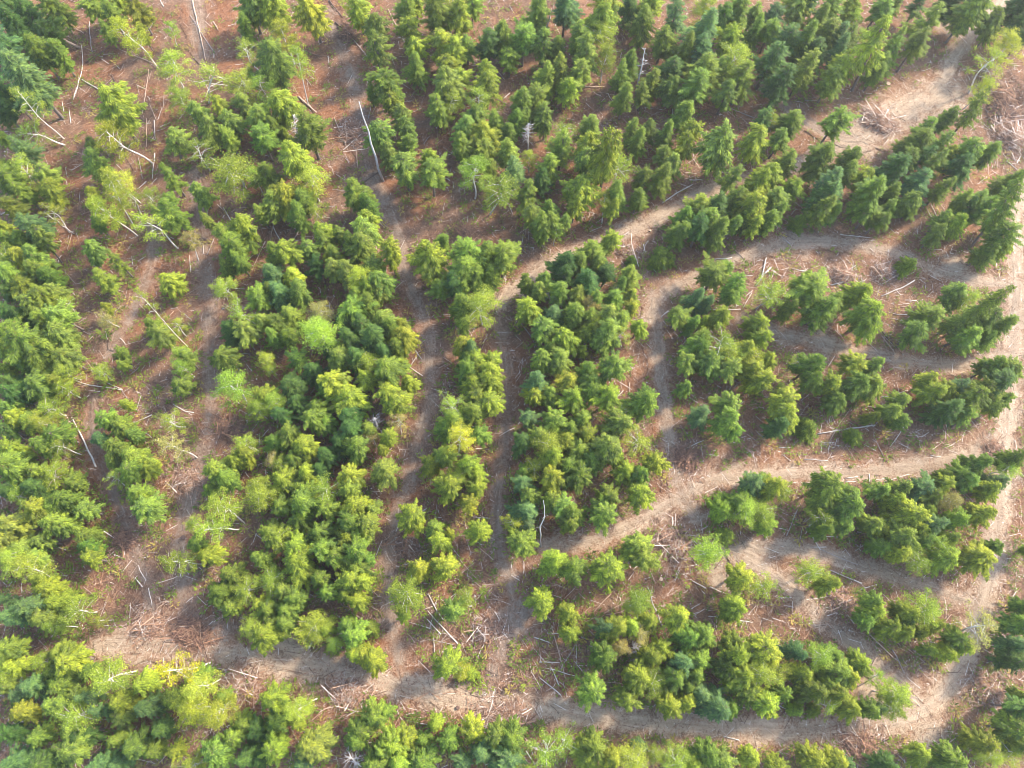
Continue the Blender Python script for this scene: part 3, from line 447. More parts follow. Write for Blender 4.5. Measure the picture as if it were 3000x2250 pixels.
# roads and skid tracks: name, width m, tone (0 grey skid, 1 pale dirt), points on the whole photo
TRACKS = [('dirt_road', 4.6, .85, '200 1400 330 1388 480 1410 620 1436 740 1446 860 1484 1000 1512 1150 1532 1300 1547 1450 1562 1600 1576 1750 1581 1900 1568 2010 1528 2070 1460 2112 1370 2142 1250 2162 1100 2182 900 2194 700 2198 550 2184 470 2230 380'),
 ('skid_track', 4.0, .78, '1080 650 1180 570 1330 508 1440 460 1540 405 1700 365 1830 318 1950 262 2030 190 2080 90 2160 10 2230 -60'),
 ('dirt_landing', 10.0, .82, '1850 300 1960 235 2060 200'),
 ('skid_track', 3.6, .65, '2185 620 2060 600 1960 560 1850 525 1720 520 1620 545 1520 590 1430 630 1400 690'),
 ('skid_track', 3.5, .65, '2190 765 2060 795 1900 772 1770 742 1680 720 1600 690'),
 ('skid_track', 4.0, .72, '2172 940 2080 990 1950 1012 1800 1022 1650 1022 1540 1035 1450 1085 1350 1142 1270 1175 1180 1180'),
 ('skid_track', 3.8, .65, '2105 1300 1950 1250 1820 1205 1690 1180 1600 1185'),
 ('skid_track', 4.0, .65, '1570 1190 1690 1250 1780 1340 1890 1430 1990 1520'),
 ('skid_track', 3.6, .3, '830 430 868 520 875 600 920 680 935 780 922 900 885 1020 850 1130 835 1260 850 1380 870 1470'),
 ('skid_track', 3.6, .25, '1075 690 1100 800 1092 950 1072 1100 1078 1200 1115 1300 1100 1370 1060 1460'),
 ('skid_track', 3.6, .5, '1410 640 1422 760 1432 880 1452 980 1470 1070 1510 1120'),
 ('skid_track', 4.6, .2, '420 380 436 480 440 560 452 700 462 860 442 980 404 1080 384 1200 400 1310 440 1400'),
 ('skid_track', 3.4, .25, '330 470 334 560 300 660 240 760'),
 ('skid_track', 3.6, .1, '200 860 205 980 262 1110 300 1220 330 1320'),
 ('skid_track', 4.2, .25, '700 20 745 120 775 220 790 330 810 400 840 450'),
 ('skid_track', 4.2, .2, '415 -40 430 60 440 140'),
 ('skid_track', 3.6, .35, '1650 180 1700 240 1780 290 1850 310')]
BARE = [(620, 1420, 70, .85), (300, 1390, 90, .5), (1120, 1330, 70, .3), (1560, 1240, 60, .6), (1900, 1500, 90, .9), (2000, 1580, 70, 1), (1720, 520, 50, .7), (470, 1380, 60, .3), (1780, 740, 45, .8), (2060, 580, 50, .8), (2050, 60, 50, .6)]

# named places, used only to word the labels
PLACES = [(70, 90, 'in the wood at the top left corner'), (60, 330, 'in the upper left edge wood'), (60, 560, 'in the left edge wood by the white poles'),
 (80, 760, 'in the middle left edge wood'), (80, 960, 'in the left edge wood above the long white log'), (90, 1200, 'in the lower left edge wood'),
 (100, 1480, 'in the bottom left corner wood'), (330, 1530, 'below the left end of the bottom road'), (620, 1590, 'in the bottom wood by yellow birches'),
 (880, 1590, 'in the bottom wood by the forked dead tree'), (1120, 1610, 'in the bottom wood under the grey thorny heap'), (1420, 1610, 'in the bottom wood under the road middle'),
 (1750, 1630, 'in the bottom wood under the road bend'), (2130, 1560, 'in the bottom right corner wood'), (2180, 1330, 'right of the lower right road'),
 (320, 130, 'in the upper left clearing'), (250, 300, 'in the left clearing among leaning trunks'), (300, 470, 'around the white trunks of the left clearing'),
 (280, 650, 'on open ground of the left clearing'), (370, 790, 'along the left skid track'), (300, 960, 'in the long clump left of the skid track'),
 (230, 1210, 'below the long left clump'), (420, 1150, 'beside the lower left skid track'), (430, 320, 'left of the upper birch strip'),
 (560, 170, 'at the top of the upper birch strip'), (620, 330, 'in the middle of the upper birch strip'), (620, 460, 'at the foot of the upper birch strip'),
 (510, 560, 'in the round clump left of the big stand'), (760, 500, 'in the narrow neck above the big left stand'), (640, 640, 'at the top of the big left stand'),
 (780, 720, 'in the dark heart of the big left stand'), (560, 760, 'on the left side of the big left stand'), (820, 880, 'on the right side of the big left stand'),
 (640, 930, 'in the middle of the big left stand'), (600, 1090, 'in the lower left stand'), (740, 1130, 'on the right side of the lower left stand'),
 (680, 1280, 'in the lower left stand near its foot'), (570, 1340, 'at the foot of the lower left stand'), (790, 1400, 'in the clump crossing the bottom road edge'),
 (800, 60, 'beside the upper grey skid track'), (880, 220, 'around the open ground by the grey snag'), (900, 370, 'below the tall grey snag'),
 (980, 80, 'in the top middle wood'), (1010, 220, 'in the long stand below the top middle'), (1080, 370, 'at the foot of the long top stand'),
 (1180, 80, 'in the wood under the white forked pole'), (1220, 220, 'in the top stand right of the middle'), (1290, 350, 'in the bright stand above the central road'),
 (1200, 440, 'in the bushy corner above the central road'), (1410, 180, 'around the pale mottled snag'), (1420, 320, 'in the slim row above the central road'),
 (1520, 110, 'in the dense dark top right stand'), (1560, 200, 'at the foot of the dense top right stand'), (1720, 120, 'in the dark wood above the landing'),
 (1850, 100, 'at the upper edge of the landing'), (2050, 60, 'along the top right road'), (1680, 310, 'between the central road and landing'),
 (1930, 320, 'at the lower edge of the landing'), (1500, 470, 'at the left end of the right stand'), (1680, 430, 'in the middle of the right stand'),
 (1850, 430, 'in the right stand above the pale track'), (2060, 440, 'at the right end of the right stand'), (950, 560, 'in the leafy clump over the skid track fork'),
 (1060, 570, 'at the right side of the leafy clump'), (1010, 660, 'below the leafy clump'), (1020, 800, 'in the narrow strip between two skid tracks'),
 (1000, 930, 'at the foot of the narrow strip'), (990, 1080, 'in the sparse row between two skid tracks'), (1250, 560, 'at the tip of the central island stand'),
 (1280, 660, 'in the upper central island stand'), (1190, 640, 'on the left flank of the central island'), (1220, 790, 'in the middle central island stand'),
 (1210, 940, 'in the lower central island stand'), (1340, 950, 'on the right flank of the central island'), (1280, 1090, 'at the foot of the central island stand'),
 (1120, 1110, 'at the lower left tip of the central island'), (1430, 560, 'by the round dark fir on the track'), (1550, 620, 'around the white poles by the track'),
 (1560, 760, 'in the left end of the right middle stand'), (1700, 860, 'in the right middle stand'), (1780, 640, 'in the row of bushy right firs'),
 (1960, 720, 'at the end of the bushy right row'), (2100, 690, 'among the long leaning firs by the right road'), (1560, 900, 'in the clump by the right skid track'),
 (1960, 870, 'in the row right of the middle stand'), (2110, 830, 'at the right road end of the middle row'), (1640, 1070, 'in the small clump below the right skid track'),
 (1830, 1080, 'in the left half of the broad right stand'), (2000, 1120, 'in the right half of the broad right stand'), (2080, 1010, 'at the top right of the broad right stand'),
 (1980, 1220, 'at the foot of the broad right stand'), (1280, 1220, 'in the row below the central island'), (1390, 1200, 'around the tangled brown heap'),
 (1520, 1220, 'by the pale fork of track'), (1600, 1270, 'in the small clump right of the fork'), (870, 1240, 'in the birches by the lower left stand'),
 (960, 1260, 'among the crossed white poles'), (980, 1440, 'in the lime tree group by the bottom road'), (1200, 1330, 'beside the lower middle skid track'),
 (1360, 1360, 'at the top of the lower right stand'), (1380, 1450, 'in the middle of the lower right stand'), (1480, 1440, 'in the lower right stand by the bare patch'),
 (1620, 1450, 'in the yellow-green end stand'), (1780, 1460, 'in the end stand near the road bend'), (1900, 1500, 'at the tip by the road bend'),
 (1340, 1540, 'at the bottom road edge of the lower right stand'), (1900, 1330, 'around the long tan logs'), (2060, 1370, 'beside the lower right road'),
 (1780, 1250, 'by the pair of trees on the pale track')]
# ------------------------------------------------------------------ the ground and the tracks
def poly_points(s):
    a = np.array(list(map(float, s.split()))).reshape(-1, 2) * DS
    w = np.array([at(px, py)[:2] for px, py in a])
    for _ in range(3):             # round the corners
        q = [w[0]]
        for i in range(len(w) - 1): q += [w[i] * .75 + w[i + 1] * .25, w[i] * .25 + w[i + 1] * .75]
        w = np.array(q + [w[-1]])
    return w
TR = [(n, wd, t, poly_points(s)) for n, wd, t, s in TRACKS]
BR = [(at(x * DS, y * DS)[:2], r * DS / px_per_m(at(x * DS, y * DS)), t) for x, y, r, t in BARE]
def track_fields(P):
    """bare-soil amount and tone at points P (n,2)"""
    n = len(P); best = np.zeros(n, np.float32); tw = np.zeros(n); ts = np.zeros(n)
    for _, wd, tone, w in TR:
        lo = w.min(0) - 12; hi = w.max(0) + 12
        m = np.where((P[:, 0] > lo[0]) & (P[:, 0] < hi[0]) & (P[:, 1] > lo[1]) & (P[:, 1] < hi[1]))[0]
        if not len(m): continue
        Q = P[m]; d = np.full(len(m), 1e9)
        for a, b in zip(w[:-1], w[1:]):
            ab = b - a; t = np.clip(((Q - a) @ ab) / (ab @ ab + 1e-9), 0, 1)
            d = np.minimum(d, np.hypot(*(Q - a - t[:, None] * ab).T))
        v = np.clip(1.15 - d / (wd * .62), 0, 1) * (.60 + .40 * tone)
        best[m] = np.maximum(best[m], v); tw[m] += v ** 2; ts[m] += v ** 2 * tone
    for c, r, tone in BR:
        d = np.hypot(*(P - c).T); v = np.clip(1.1 - d / (r * 1.1), 0, .85)
        best = np.maximum(best, v); tw += v ** 2; ts += v ** 2 * tone
    return best, np.where(tw > 1e-6, ts / np.maximum(tw, 1e-6), .4)
def dryness(P):
    """the cut-over ground at the right is drier and paler than at the left"""
    x, y = P[:, 0], P[:, 1]
    return np.clip((x + 12) / 50 + .12 * np.sin(x * .13 + y * .09) + .10 * np.sin(y * .21 - x * .05), .05, 1) * .8
def put(me, name, vals):
    a = me.attributes.new(name, 'FLOAT', 'POINT'); a.data.foreach_set('value', np.asarray(vals, np.float32))

_corner = np.array([at(x, y) for x in (0, 1500, 3000) for y in (0, 2250)])
X0, X1 = _corner[:, 0].min() - 8, _corner[:, 0].max() + 8
Y0, Y1 = _corner[:, 1].min() - 8, _corner[:, 1].max() + 8
def axis(a, b, step):
    fine = np.arange(a, b + step, step); out = [8, 20, 50, 120, 300, 700, 1600, 3500]
    return np.concatenate([[a - o for o in out[::-1]], fine, [fine[-1] + o for o in out]])
gx, gy = axis(X0, X1, .5), axis(Y0, Y1, .5)
GX, GY = np.meshgrid(gx, gy); P2 = np.stack([GX.ravel(), GY.ravel()], 1)
inside = ((P2[:, 0] > X0 - 1) & (P2[:, 0] < X1 + 1) & (P2[:, 1] > Y0 - 1) & (P2[:, 1] < Y1 + 1))
trk, ton = track_fields(P2)
z = terrain(P2[:, 0], P2[:, 1]) - .17 * trk        # the tracks are worn into the ground
nx, ny = len(gx), len(gy)
ii = (np.arange(ny - 1)[:, None] * nx + np.arange(nx - 1)).ravel()
quads = np.stack([ii, ii + 1, ii + 1 + nx, ii + nx], 1)
me = bpy.data.meshes.new('ground')
me.vertices.add(len(P2)); me.vertices.foreach_set('co', np.column_stack([P2, z]).astype(np.float32).ravel())
me.loops.add(quads.size); me.loops.foreach_set('vertex_index', quads.ravel().astype(np.int32))
me.polygons.add(len(quads)); me.polygons.foreach_set('loop_start', np.arange(0, quads.size, 4, dtype=np.int32))
me.polygons.foreach_set('use_smooth', np.ones(len(quads), bool)); me.update(calc_edges=True)
put(me, 'track', trk); put(me, 'tone', ton); put(me, 'dry', dryness(P2)); me.materials.append(M_GROUND)
tag(link('ground', me), 'orange-brown forest floor of needles, bark and chips', 'ground', kind='structure')

lvl = 0
for name, wd, tone, w in TR:
    lvl += 1
    seg = np.hypot(*np.diff(w, axis=0).T); s = np.concatenate([[0], np.cumsum(seg)])
    ss = np.arange(0, s[-1], .5); cx = np.interp(ss, s, w[:, 0]); cy = np.interp(ss, s, w[:, 1])
    t = np.stack([np.gradient(cx), np.gradient(cy)], 1); t /= np.hypot(*t.T)[:, None]; nrm = np.stack([-t[:, 1], t[:, 0]], 1)
    K = 17; u = np.linspace(-1, 1, K)
    rr_ = np.random.default_rng(lvl)
    wl = wd * .56 * (1 + .16 * np.sin(ss * .45 + lvl) + .10 * np.sin(ss * 1.3 + 2 * lvl)) * np.clip(.25 + np.minimum(ss, s[-1] - ss) / 3.0, .25, 1)
    P = np.stack([cx, cy], 1)[:, None, :] + u[None, :, None] * wl[:, None, None] * nrm[:, None, :]
    P = P.reshape(-1, 2); zz = terrain(P[:, 0], P[:, 1]) + .03 + .004 * lvl
    i0 = (np.arange(len(ss) - 1)[:, None] * K + np.arange(K - 1)).ravel()
    q = np.stack([i0, i0 + 1, i0 + 1 + K, i0 + K], 1)[:, ::-1]
    U = np.tile(u, len(ss)); S = np.repeat(ss, K)
    rut = np.exp(-((np.abs(U) - .42) / .14) ** 2) * (.75 + .25 * np.sin(S * .9 + lvl + U))
    zz += .035 * np.sin(S * 2.1 + 5 * U) * np.cos(S * 1.3 - 4 * U) * np.cos(U * 1.5) - .085 * rut
    me = bpy.data.meshes.new(name); me.from_pydata(np.column_stack([P, zz]).tolist(), [], q.tolist())
    me.polygons.foreach_set('use_smooth', [True] * len(me.polygons))
    a_, b_ = track_fields(P); put(me, 'track', a_); put(me, 'tone', b_); put(me, 'dry', dryness(P)); put(me, 'rut', rut)
    lane = me.attributes.new('lane', 'FLOAT_VECTOR', 'POINT')
    lane.data.foreach_set('vector', np.column_stack([np.tile(u * wd * .9, len(ss)), np.repeat(ss * .10, K), np.full(len(P), lvl * 7.3)]).astype(np.float32).ravel())
    me.materials.append(M_ROAD); me.update()
    mid = to_px([cx[len(ss) // 2], cy[len(ss) // 2], 0])
    tag(link(name, me), None, None, kind='structure')

# ------------------------------------------------------------------ tree kinds: one crown and one trunk mesh for each pattern tree (built at H metres)
H0, R0 = 13.0, 2.0
def kites(base, d, side, length, width, droop, shade, mb, r):
    """leaf sprays: base (n,3), directions d and side (n,3)"""
    n = len(base); L = length[:, None]; W = width[:, None]
    tip = base + d * L; tip[:, 2] -= droop * length
    mid = base + d * L * .45; mid[:, 2] -= .2 * droop * length
    v4 = np.stack([base, mid + side * W, tip, mid - side * W], 1)
    v4[:, 1, 2] -= W[:, 0] * .35; v4[:, 3, 2] -= W[:, 0] * .35
    mb.quads(v4, shade)
def conifer(seed, base_z=.30, rad=R0, step=.40, per=6, prof='cone', droop=.30, up=.10, wid=.074, kind='fir', top=H0, gaps=.12):
    r = np.random.default_rng(seed); mb = MB(); mt = MB()
    bend = r.normal(0, .22, 2); ph = r.uniform(0, 6.28, 3); rag = r.uniform(.16, .34)
    def axis_at(zz): q = (zz / top) ** 2; return np.array([bend[0] * q, bend[1] * q, zz])
    zs = np.linspace(0, top * .985, 9)
    mt.tube([axis_at(q) for q in zs], [max(.015, .20 * (1 - q / top) + .012) for q in zs], 7, .5)
    z0 = base_z * top; zz = z0; lobe = r.uniform(0, 6.28)
    while zz < top - .15:
        t = (zz - z0) / (top - z0)
        if prof == 'col': rl = rad * (1 - t ** 1.7) ** .9 * (.60 + .40 * min(1, t / .16))
        elif prof == 'cone': rl = rad * (1 - t) ** .78 * (.62 + .38 * min(1, t / .10))
        else: rl = rad * (math.sin(math.pi * min(1, (t * .82 + .18))) ** .75) * (1.0 if t < .55 else (1 - (t - .55) / .45 * .35))
        k = per if t < .8 else max(4, per - 2); a0 = r.uniform(0, 6.28)
        for j in range(k):
            if r.random() < gaps: continue
            a = a0 + 6.283 * j / k + r.normal(0, .18)
            L = max(.16, rl * r.uniform(.62, 1.22) * (1 + rag * math.sin(a + ph[0] + .35 * zz) + .6 * rag * math.sin(2 * a + ph[1] - .8 * zz) + .4 * rag * math.sin(3 * a + ph[2] + 1.7 * zz)))
            d0 = np.array([math.cos(a), math.sin(a), 0]); sd_ = np.array([-d0[1], d0[0], 0])
            zb = zz + r.normal(0, .12); org = axis_at(min(zb, top * .985)); upk = up + .55 * t ** 2 + r.normal(0, .05); dk = droop * (1 - .5 * t) + r.normal(0, .05)
            nt_ = max(3, int(L / .11)); s = np.linspace(.16, 1.0, nt_)
            pts = org + np.outer(s * L, d0); pts[:, 2] += upk * L * s - dk * L * s ** 2
            if L > .6: mt.tube([org, pts[nt_ // 2], pts[-1]], [.035, .018, .006], 3, .4, False)
            sh0 = np.clip(r.normal(.45, .20), 0, 1)
            for sg in (-1, 1, 0):
                if sg == 0:
                    dd = np.tile(d0, (nt_, 1)) + r.normal(0, .18, (nt_, 3)); sdv = np.tile(sd_, (nt_, 1)); ln = np.full(nt_, .36) * r.uniform(.6, 1.7, nt_)
                else:
                    f = r.uniform(.45, .95, nt_)[:, None]; dd = d0 * f + sg * sd_ * np.sqrt(np.maximum(.02, 1 - f ** 2)); sdv = np.cross(dd, [0, 0, 1.0])
                    ln = (.22 + .34 * L * (1 - s) ** .8 * .6 + .12) * r.uniform(.5, 1.45, nt_)
                dd[:, 2] += r.normal(0, .26, nt_)
                dd /= np.linalg.norm(dd, axis=1)[:, None]
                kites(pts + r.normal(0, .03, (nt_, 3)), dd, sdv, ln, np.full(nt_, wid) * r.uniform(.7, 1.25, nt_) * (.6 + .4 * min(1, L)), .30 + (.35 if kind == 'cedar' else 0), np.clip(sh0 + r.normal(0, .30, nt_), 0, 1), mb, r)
        zz += step * r.uniform(.75, 1.25) * (1 - .35 * t)
    # leader
    tp = axis_at(top * .985); n = 7; a = r.uniform(0, 6.28, n); dd = np.stack([np.cos(a) * .5, np.sin(a) * .5, np.full(n, .85)], 1)
    kites(np.tile(tp, (n, 1)) - [0, 0, .2], dd, np.cross(dd, [0, 0, 1.0]), np.full(n, .4), np.full(n, .08), 0, np.full(n, .6), mb, r)
    # dead lower twigs
    for _ in range(16):
        q = r.uniform(.10, max(.12, base_z)) * top; a = r.uniform(0, 6.28); o_ = axis_at(q); L = r.uniform(.3, 1.1)
        mt.tube([o_, o_ + np.array([math.cos(a) * L, math.sin(a) * L, -.15 * L])], [.022, .006], 3, .7, False)
    return mb, mt
def birch(seed, rad=R0, top=12.0, base=.42, limbs=17, leaf=.145, full=1.0, bow=.5):
    r = np.random.default_rng(seed); mb = MB(); mt = MB()
    b = r.normal(0, 1, 2); b = b / np.hypot(*b) * bow; wv = r.normal(0, .10, 2)
    def axis_at(zz):
        q = zz / top; return np.array([b[0] * math.sin(q * 2.6) * .8 + wv[0] * math.sin(q * 9), b[1] * math.sin(q * 2.6) * .8 + wv[1] * math.cos(q * 8), zz])
    zs = np.linspace(0, top, 12); mt.tube([axis_at(q) for q in zs], [.145 * (1 - q / top) ** .8 + .012 for q in zs], 7, .5)
    centres = []
    for i in range(limbs):
        q = (base + (1 - base) * (i + .4) / limbs * .97); zb = q * top; t = (q - base) / (1 - base)
        a = i * 2.399 + r.normal(0, .4); L = rad * (.55 + .65 * math.sin(math.pi * min(1, .22 + .72 * t))) * r.uniform(.7, 1.15) * (1 if t < .85 else .6)
        o_ = axis_at(zb); d = np.array([math.cos(a), math.sin(a), r.uniform(.25, .75)])
        p1 = o_ + d * L * .55; p2 = o_ + d * L + np.array([0, 0, -.22 * L]); mt.tube([o_, p1, p2], [.045, .026, .008], 4, .5, False)
        for k in range(int(6 * full) + 1):
            f = r.uniform(.35, 1.08); c = o_ + (p2 - o_) * f + r.normal(0, .28, 3) * [1, 1, .7]
            centres.append((c, r.uniform(.17, .36)))
    for k in range(6): centres.append((axis_at(top * r.uniform(.93, 1.02)) + r.normal(0, .2, 3), .33))
    for c, s in centres:
        n = int(44 * full * r.uniform(.6, 1.3)); sh = np.clip(r.normal(.5, .22), 0, 1)
        p = c + r.normal(0, 1, (n, 3)) * [s, s, s * .75]
        p[:, 2] -= .25 * np.abs(r.normal(0, s, n))
        a = r.uniform(0, 6.28, n); tl = r.normal(0, .55, n); dd = np.stack([np.cos(a), np.sin(a), -.35 + tl], 1); dd /= np.linalg.norm(dd, axis=1)[:, None]
        sdv = np.cross(dd, r.normal(0, 1, (n, 3)) * .5 + [0, 0, 1.0]); sdv /= np.linalg.norm(sdv, axis=1)[:, None]
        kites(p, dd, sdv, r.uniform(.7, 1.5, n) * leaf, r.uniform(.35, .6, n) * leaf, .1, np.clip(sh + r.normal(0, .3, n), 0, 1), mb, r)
    return mb, mt

KIND = {}
def same_patterns(kind, other): KIND[kind] = KIND[other]
def register(kind, fn, specs, leaf_mat, bark):
    KIND[kind] = []
    for i, kw in enumerate(specs):
        a, b = fn(**kw)
        KIND[kind].append((a.mesh(kind + '_crown', leaf_mat), b.mesh(kind + '_trunk', bark), kw.get('top', H0), kw.get('rad', R0)))
register('fir_tree', conifer, [dict(seed=1, prof='col'), dict(seed=2, base_z=.22, per=7), dict(seed=3, base_z=.38, gaps=.25, prof='col'), dict(seed=4, per=7, step=.36, droop=.38, prof='col'),
    dict(seed=5, base_z=.26, up=.2, gaps=.22), dict(seed=6, base_z=.34, per=5, droop=.22, gaps=.2), dict(seed=7, base_z=.30, prof='col', gaps=.3, up=.25), dict(seed=8, base_z=.18, prof='col', per=7, gaps=.15),
    dict(seed=9, base_z=.42, prof='egg', gaps=.25)], M_FIR, M_BARK)
same_patterns('spruce_tree', 'fir_tree')
register('cedar_tree', conifer, [dict(seed=11, prof='egg', droop=.55, up=.25, wid=.092, kind='cedar', per=7), dict(seed=12, prof='egg', droop=.5, up=.3, wid=.088, kind='cedar', gaps=.25, base_z=.36),
    dict(seed=13, prof='egg', droop=.62, up=.28, wid=.095, kind='cedar', base_z=.28), dict(seed=14, prof='col', droop=.6, up=.3, wid=.095, kind='cedar', per=7),
    dict(seed=15, prof='egg', droop=.5, up=.2, wid=.085, kind='cedar', gaps=.32, base_z=.4), dict(seed=16, prof='col', droop=.48, up=.2, wid=.088, kind='cedar', gaps=.28), dict(seed=17, prof='egg', droop=.7, up=.4, wid=.088, kind='cedar', gaps=.2, base_z=.3),
    dict(seed=18, prof='col', droop=.55, up=.35, wid=.088, kind='cedar', gaps=.36, base_z=.34)], M_CEDAR, M_BARK)
register('birch_tree', birch, [dict(seed=21), dict(seed=22, limbs=14, full=.85), dict(seed=23, limbs=20, base=.36), dict(seed=24, limbs=15, base=.5, bow=.9), dict(seed=25, limbs=18, full=1.15),
    dict(seed=26, limbs=13, full=.75, bow=.8), dict(seed=27, limbs=22, base=.34, full=1.1)], M_BIRCH, M_BIRCHBARK)
register('low_fir', conifer, [dict(seed=31, base_z=.03, rad=2.0, top=4.2, step=.26, per=9, gaps=.06), dict(seed=32, base_z=.03, rad=2.0, top=4.6, step=.28, per=9, gaps=.1)], M_FIR, M_BARK)

same_patterns('hemlock_tree', 'cedar_tree')
COLOURS = {'F': ('fir_tree', 'mid-green', 'fir', (.143, .200, .034)), 'D': ('spruce_tree', 'dark green', 'spruce', (.068, .124, .032)), 'B': ('spruce_tree', 'blue-green', 'spruce', (.100, .166, .064)),
           'H': ('hemlock_tree', 'soft green', 'hemlock', (.150, .208, .037)),
           'G': ('cedar_tree', 'light green', 'cedar', (.176, .232, .049)), 'M': ('cedar_tree', 'lime-green', 'cedar', (.222, .262, .036)),
           'L': ('birch_tree', 'yellow-green', 'birch', (.250, .305, .056)), 'Y': ('birch_tree', 'bright yellow', 'birch', (.30, .34, .05)), 'V': ('birch_tree', 'vivid yellow', 'birch', (.42, .44, .03)), 'T': ('birch_tree', 'pale tan-green', 'birch', (.30, .26, .11))}
GROUPS = {'hemlock_tree': 'hemlocks of the logged hillside', 'spruce_tree': 'dark and blue-green spruces of the logged hillside', 'fir_tree': 'firs of the logged hillside', 'cedar_tree': 'cedars of the logged hillside', 'birch_tree': 'birches of the logged hillside'}

specs = []
for rc, txt in TREES.items():
    for item in txt.replace('\n', '').split(';'):
        t = item.split()
        if len(t) < 4 or t[3] not in 'FDBGMLYTVfml b'.replace(' ', ''): continue
        px, py = tile(rc, float(t[0]), float(t[1])); rp = float(t[2]) / TS
        foot = tile(rc, float(t[4]), float(t[5])) if len(t) > 5 else None
        low = t[3].islower(); code = t[3].upper()
        g = at(px, py, 7.0); rm = rp / px_per_m(g) * ((.90 if code in 'LYTV' else .91) if px < 1450 else (.95 if code in 'LYTV' else .99))
        if 240 < px < 640 and py < 1850: rm *= .90
        h = min(11.5, max(3.4, 3.3 + 2.6 * rm)) * rnd.uniform(.82, 1.18)
        if low: h = max(1.6, 1.9 * rm + .6)
        if code == 'L' and not low and foot is None and rnd.random() < (.62 if px > 1000 else .30): code = 'M'
        if code == 'F' and py > 1000 and not low: code = 'H'
        specs.append(dict(px=px, py=py, r=rm, rp=rp, code=code, low=low, h=h, foot=foot))
specs.sort(key=lambda s: (s['foot'] is None, -s['r']))
kept = []
for s in specs:
    hc = s['h'] * (.60 if not s['low'] else .4)
    if s['foot'] is not None:
        b = at(*s['foot']); best = None
        for q in np.linspace(4.5, 13.5, 37):
            c = at(s['px'], s['py'], q); dd = math.hypot(c[0] - b[0], c[1] - b[1])
            if best is None or dd < best[0]: best = (dd, q, c)
        hc = best[1]; c = best[2]; s['h'] = hc / .68; s['lean'] = (c[0] - b[0], c[1] - b[1], hc); s['x'], s['y'] = b[0], b[1]; s['cx'], s['cy'] = c[0], c[1]
    else:
        c = at(s['px'], s['py'], hc); s['x'], s['y'] = c[0], c[1]; s['cx'], s['cy'] = c[0], c[1]
        k = .06 if s['code'] in 'LYTV' else .018
        s['lean'] = (rnd.gauss(0, k), rnd.gauss(0, k), 1.0)
        s['x'] -= s['lean'][0] * hc; s['y'] -= s['lean'][1] * hc
    if s['foot'] is None:            # nobody drives over a stem: stand it at the track's edge
        for _, wd, tone, w in TR:
            a_, b_ = w[:-1], w[1:]; ab = b_ - a_; q = np.array([s['x'], s['y']])
            t = np.clip(((q - a_) * ab).sum(1) / ((ab * ab).sum(1) + 1e-9), 0, 1); v = q - a_ - t[:, None] * ab; d = np.hypot(*v.T); i = int(d.argmin())
            need = wd * .5 + .35 * s['r']
            if 1e-3 < d[i] < need and 0 < t[i] < 1:
                mv = v[i] / d[i] * min(need - d[i], 1.6); s['x'] += mv[0]; s['y'] += mv[1]; s['cx'] += mv[0]; s['cy'] += mv[1]
    ok = True
    for o in kept:
        if math.hypot(s['cx'] - o['cx'], s['cy'] - o['cy']) < (1.0 if 240 < s['px'] < 640 and s['py'] < 1850 else .93 if s['py'] < 620 else (.78 if s['px'] < 1100 else .72)) * max(s['r'], o['r']): ok = False; break
    if ok: kept.append(s)

# ------------------------------------------------------------------ wording of the labels
ORD = ['topmost', 'second', 'third', 'fourth', 'fifth', 'sixth', 'seventh', 'eighth', 'ninth', 'tenth', 'eleventh', 'twelfth', 'thirteenth', 'fourteenth', 'fifteenth', 'sixteenth', 'seventeenth', 'eighteenth']
NUM = ['', 'one', 'two', 'three', 'four', 'five', 'six', 'seven', 'eight', 'nine', 'ten', 'eleven', 'twelve', 'thirteen', 'fourteen', 'fifteen', 'sixteen', 'seventeen', 'eighteen', 'nineteen']
def place_of(px, py):
    x, y = px / DS, py / DS
    return min(PLACES, key=lambda p: (p[0] - x) ** 2 + (p[1] - y) ** 2)[2]
def word_labels(items, plural):
    """items: dicts with 'head' (what it looks like), px, py; writes a label that no other item carries"""
    g = {}
    for s in items:
        s['place'] = place_of(s['px'], s['py']); g.setdefault((s['head'], s['place']), []).append(s)
    for (head, place), l in g.items():
        l.sort(key=lambda s: s['py'])
        if len(l) > 6: print('BIG GROUP', len(l), head, place)
        for i, s in enumerate(l):
            if len(l) == 1: s['label'] = f'{head} {place}'
            elif i == len(l) - 1: s['label'] = f'{head} {place}, lowest'
            else: s['label'] = f'{head} {place}, ' + ('topmost' if i == 0 else f'{ORD[i]} from top')
for s in kept:
    _, cn, kn, _ = COLOURS[s['code']]
    if s['low']: s['head'] = f'low bushy {cn} {kn}'
    else:
        size = 'small ' if s['r'] < 1.35 else ('broad ' if s['r'] > 2.25 else '')
        if s['foot'] is not None: size = 'leaning '
        s['head'] = f'{size}{cn} {kn}'
word_labels(kept, 'trees')

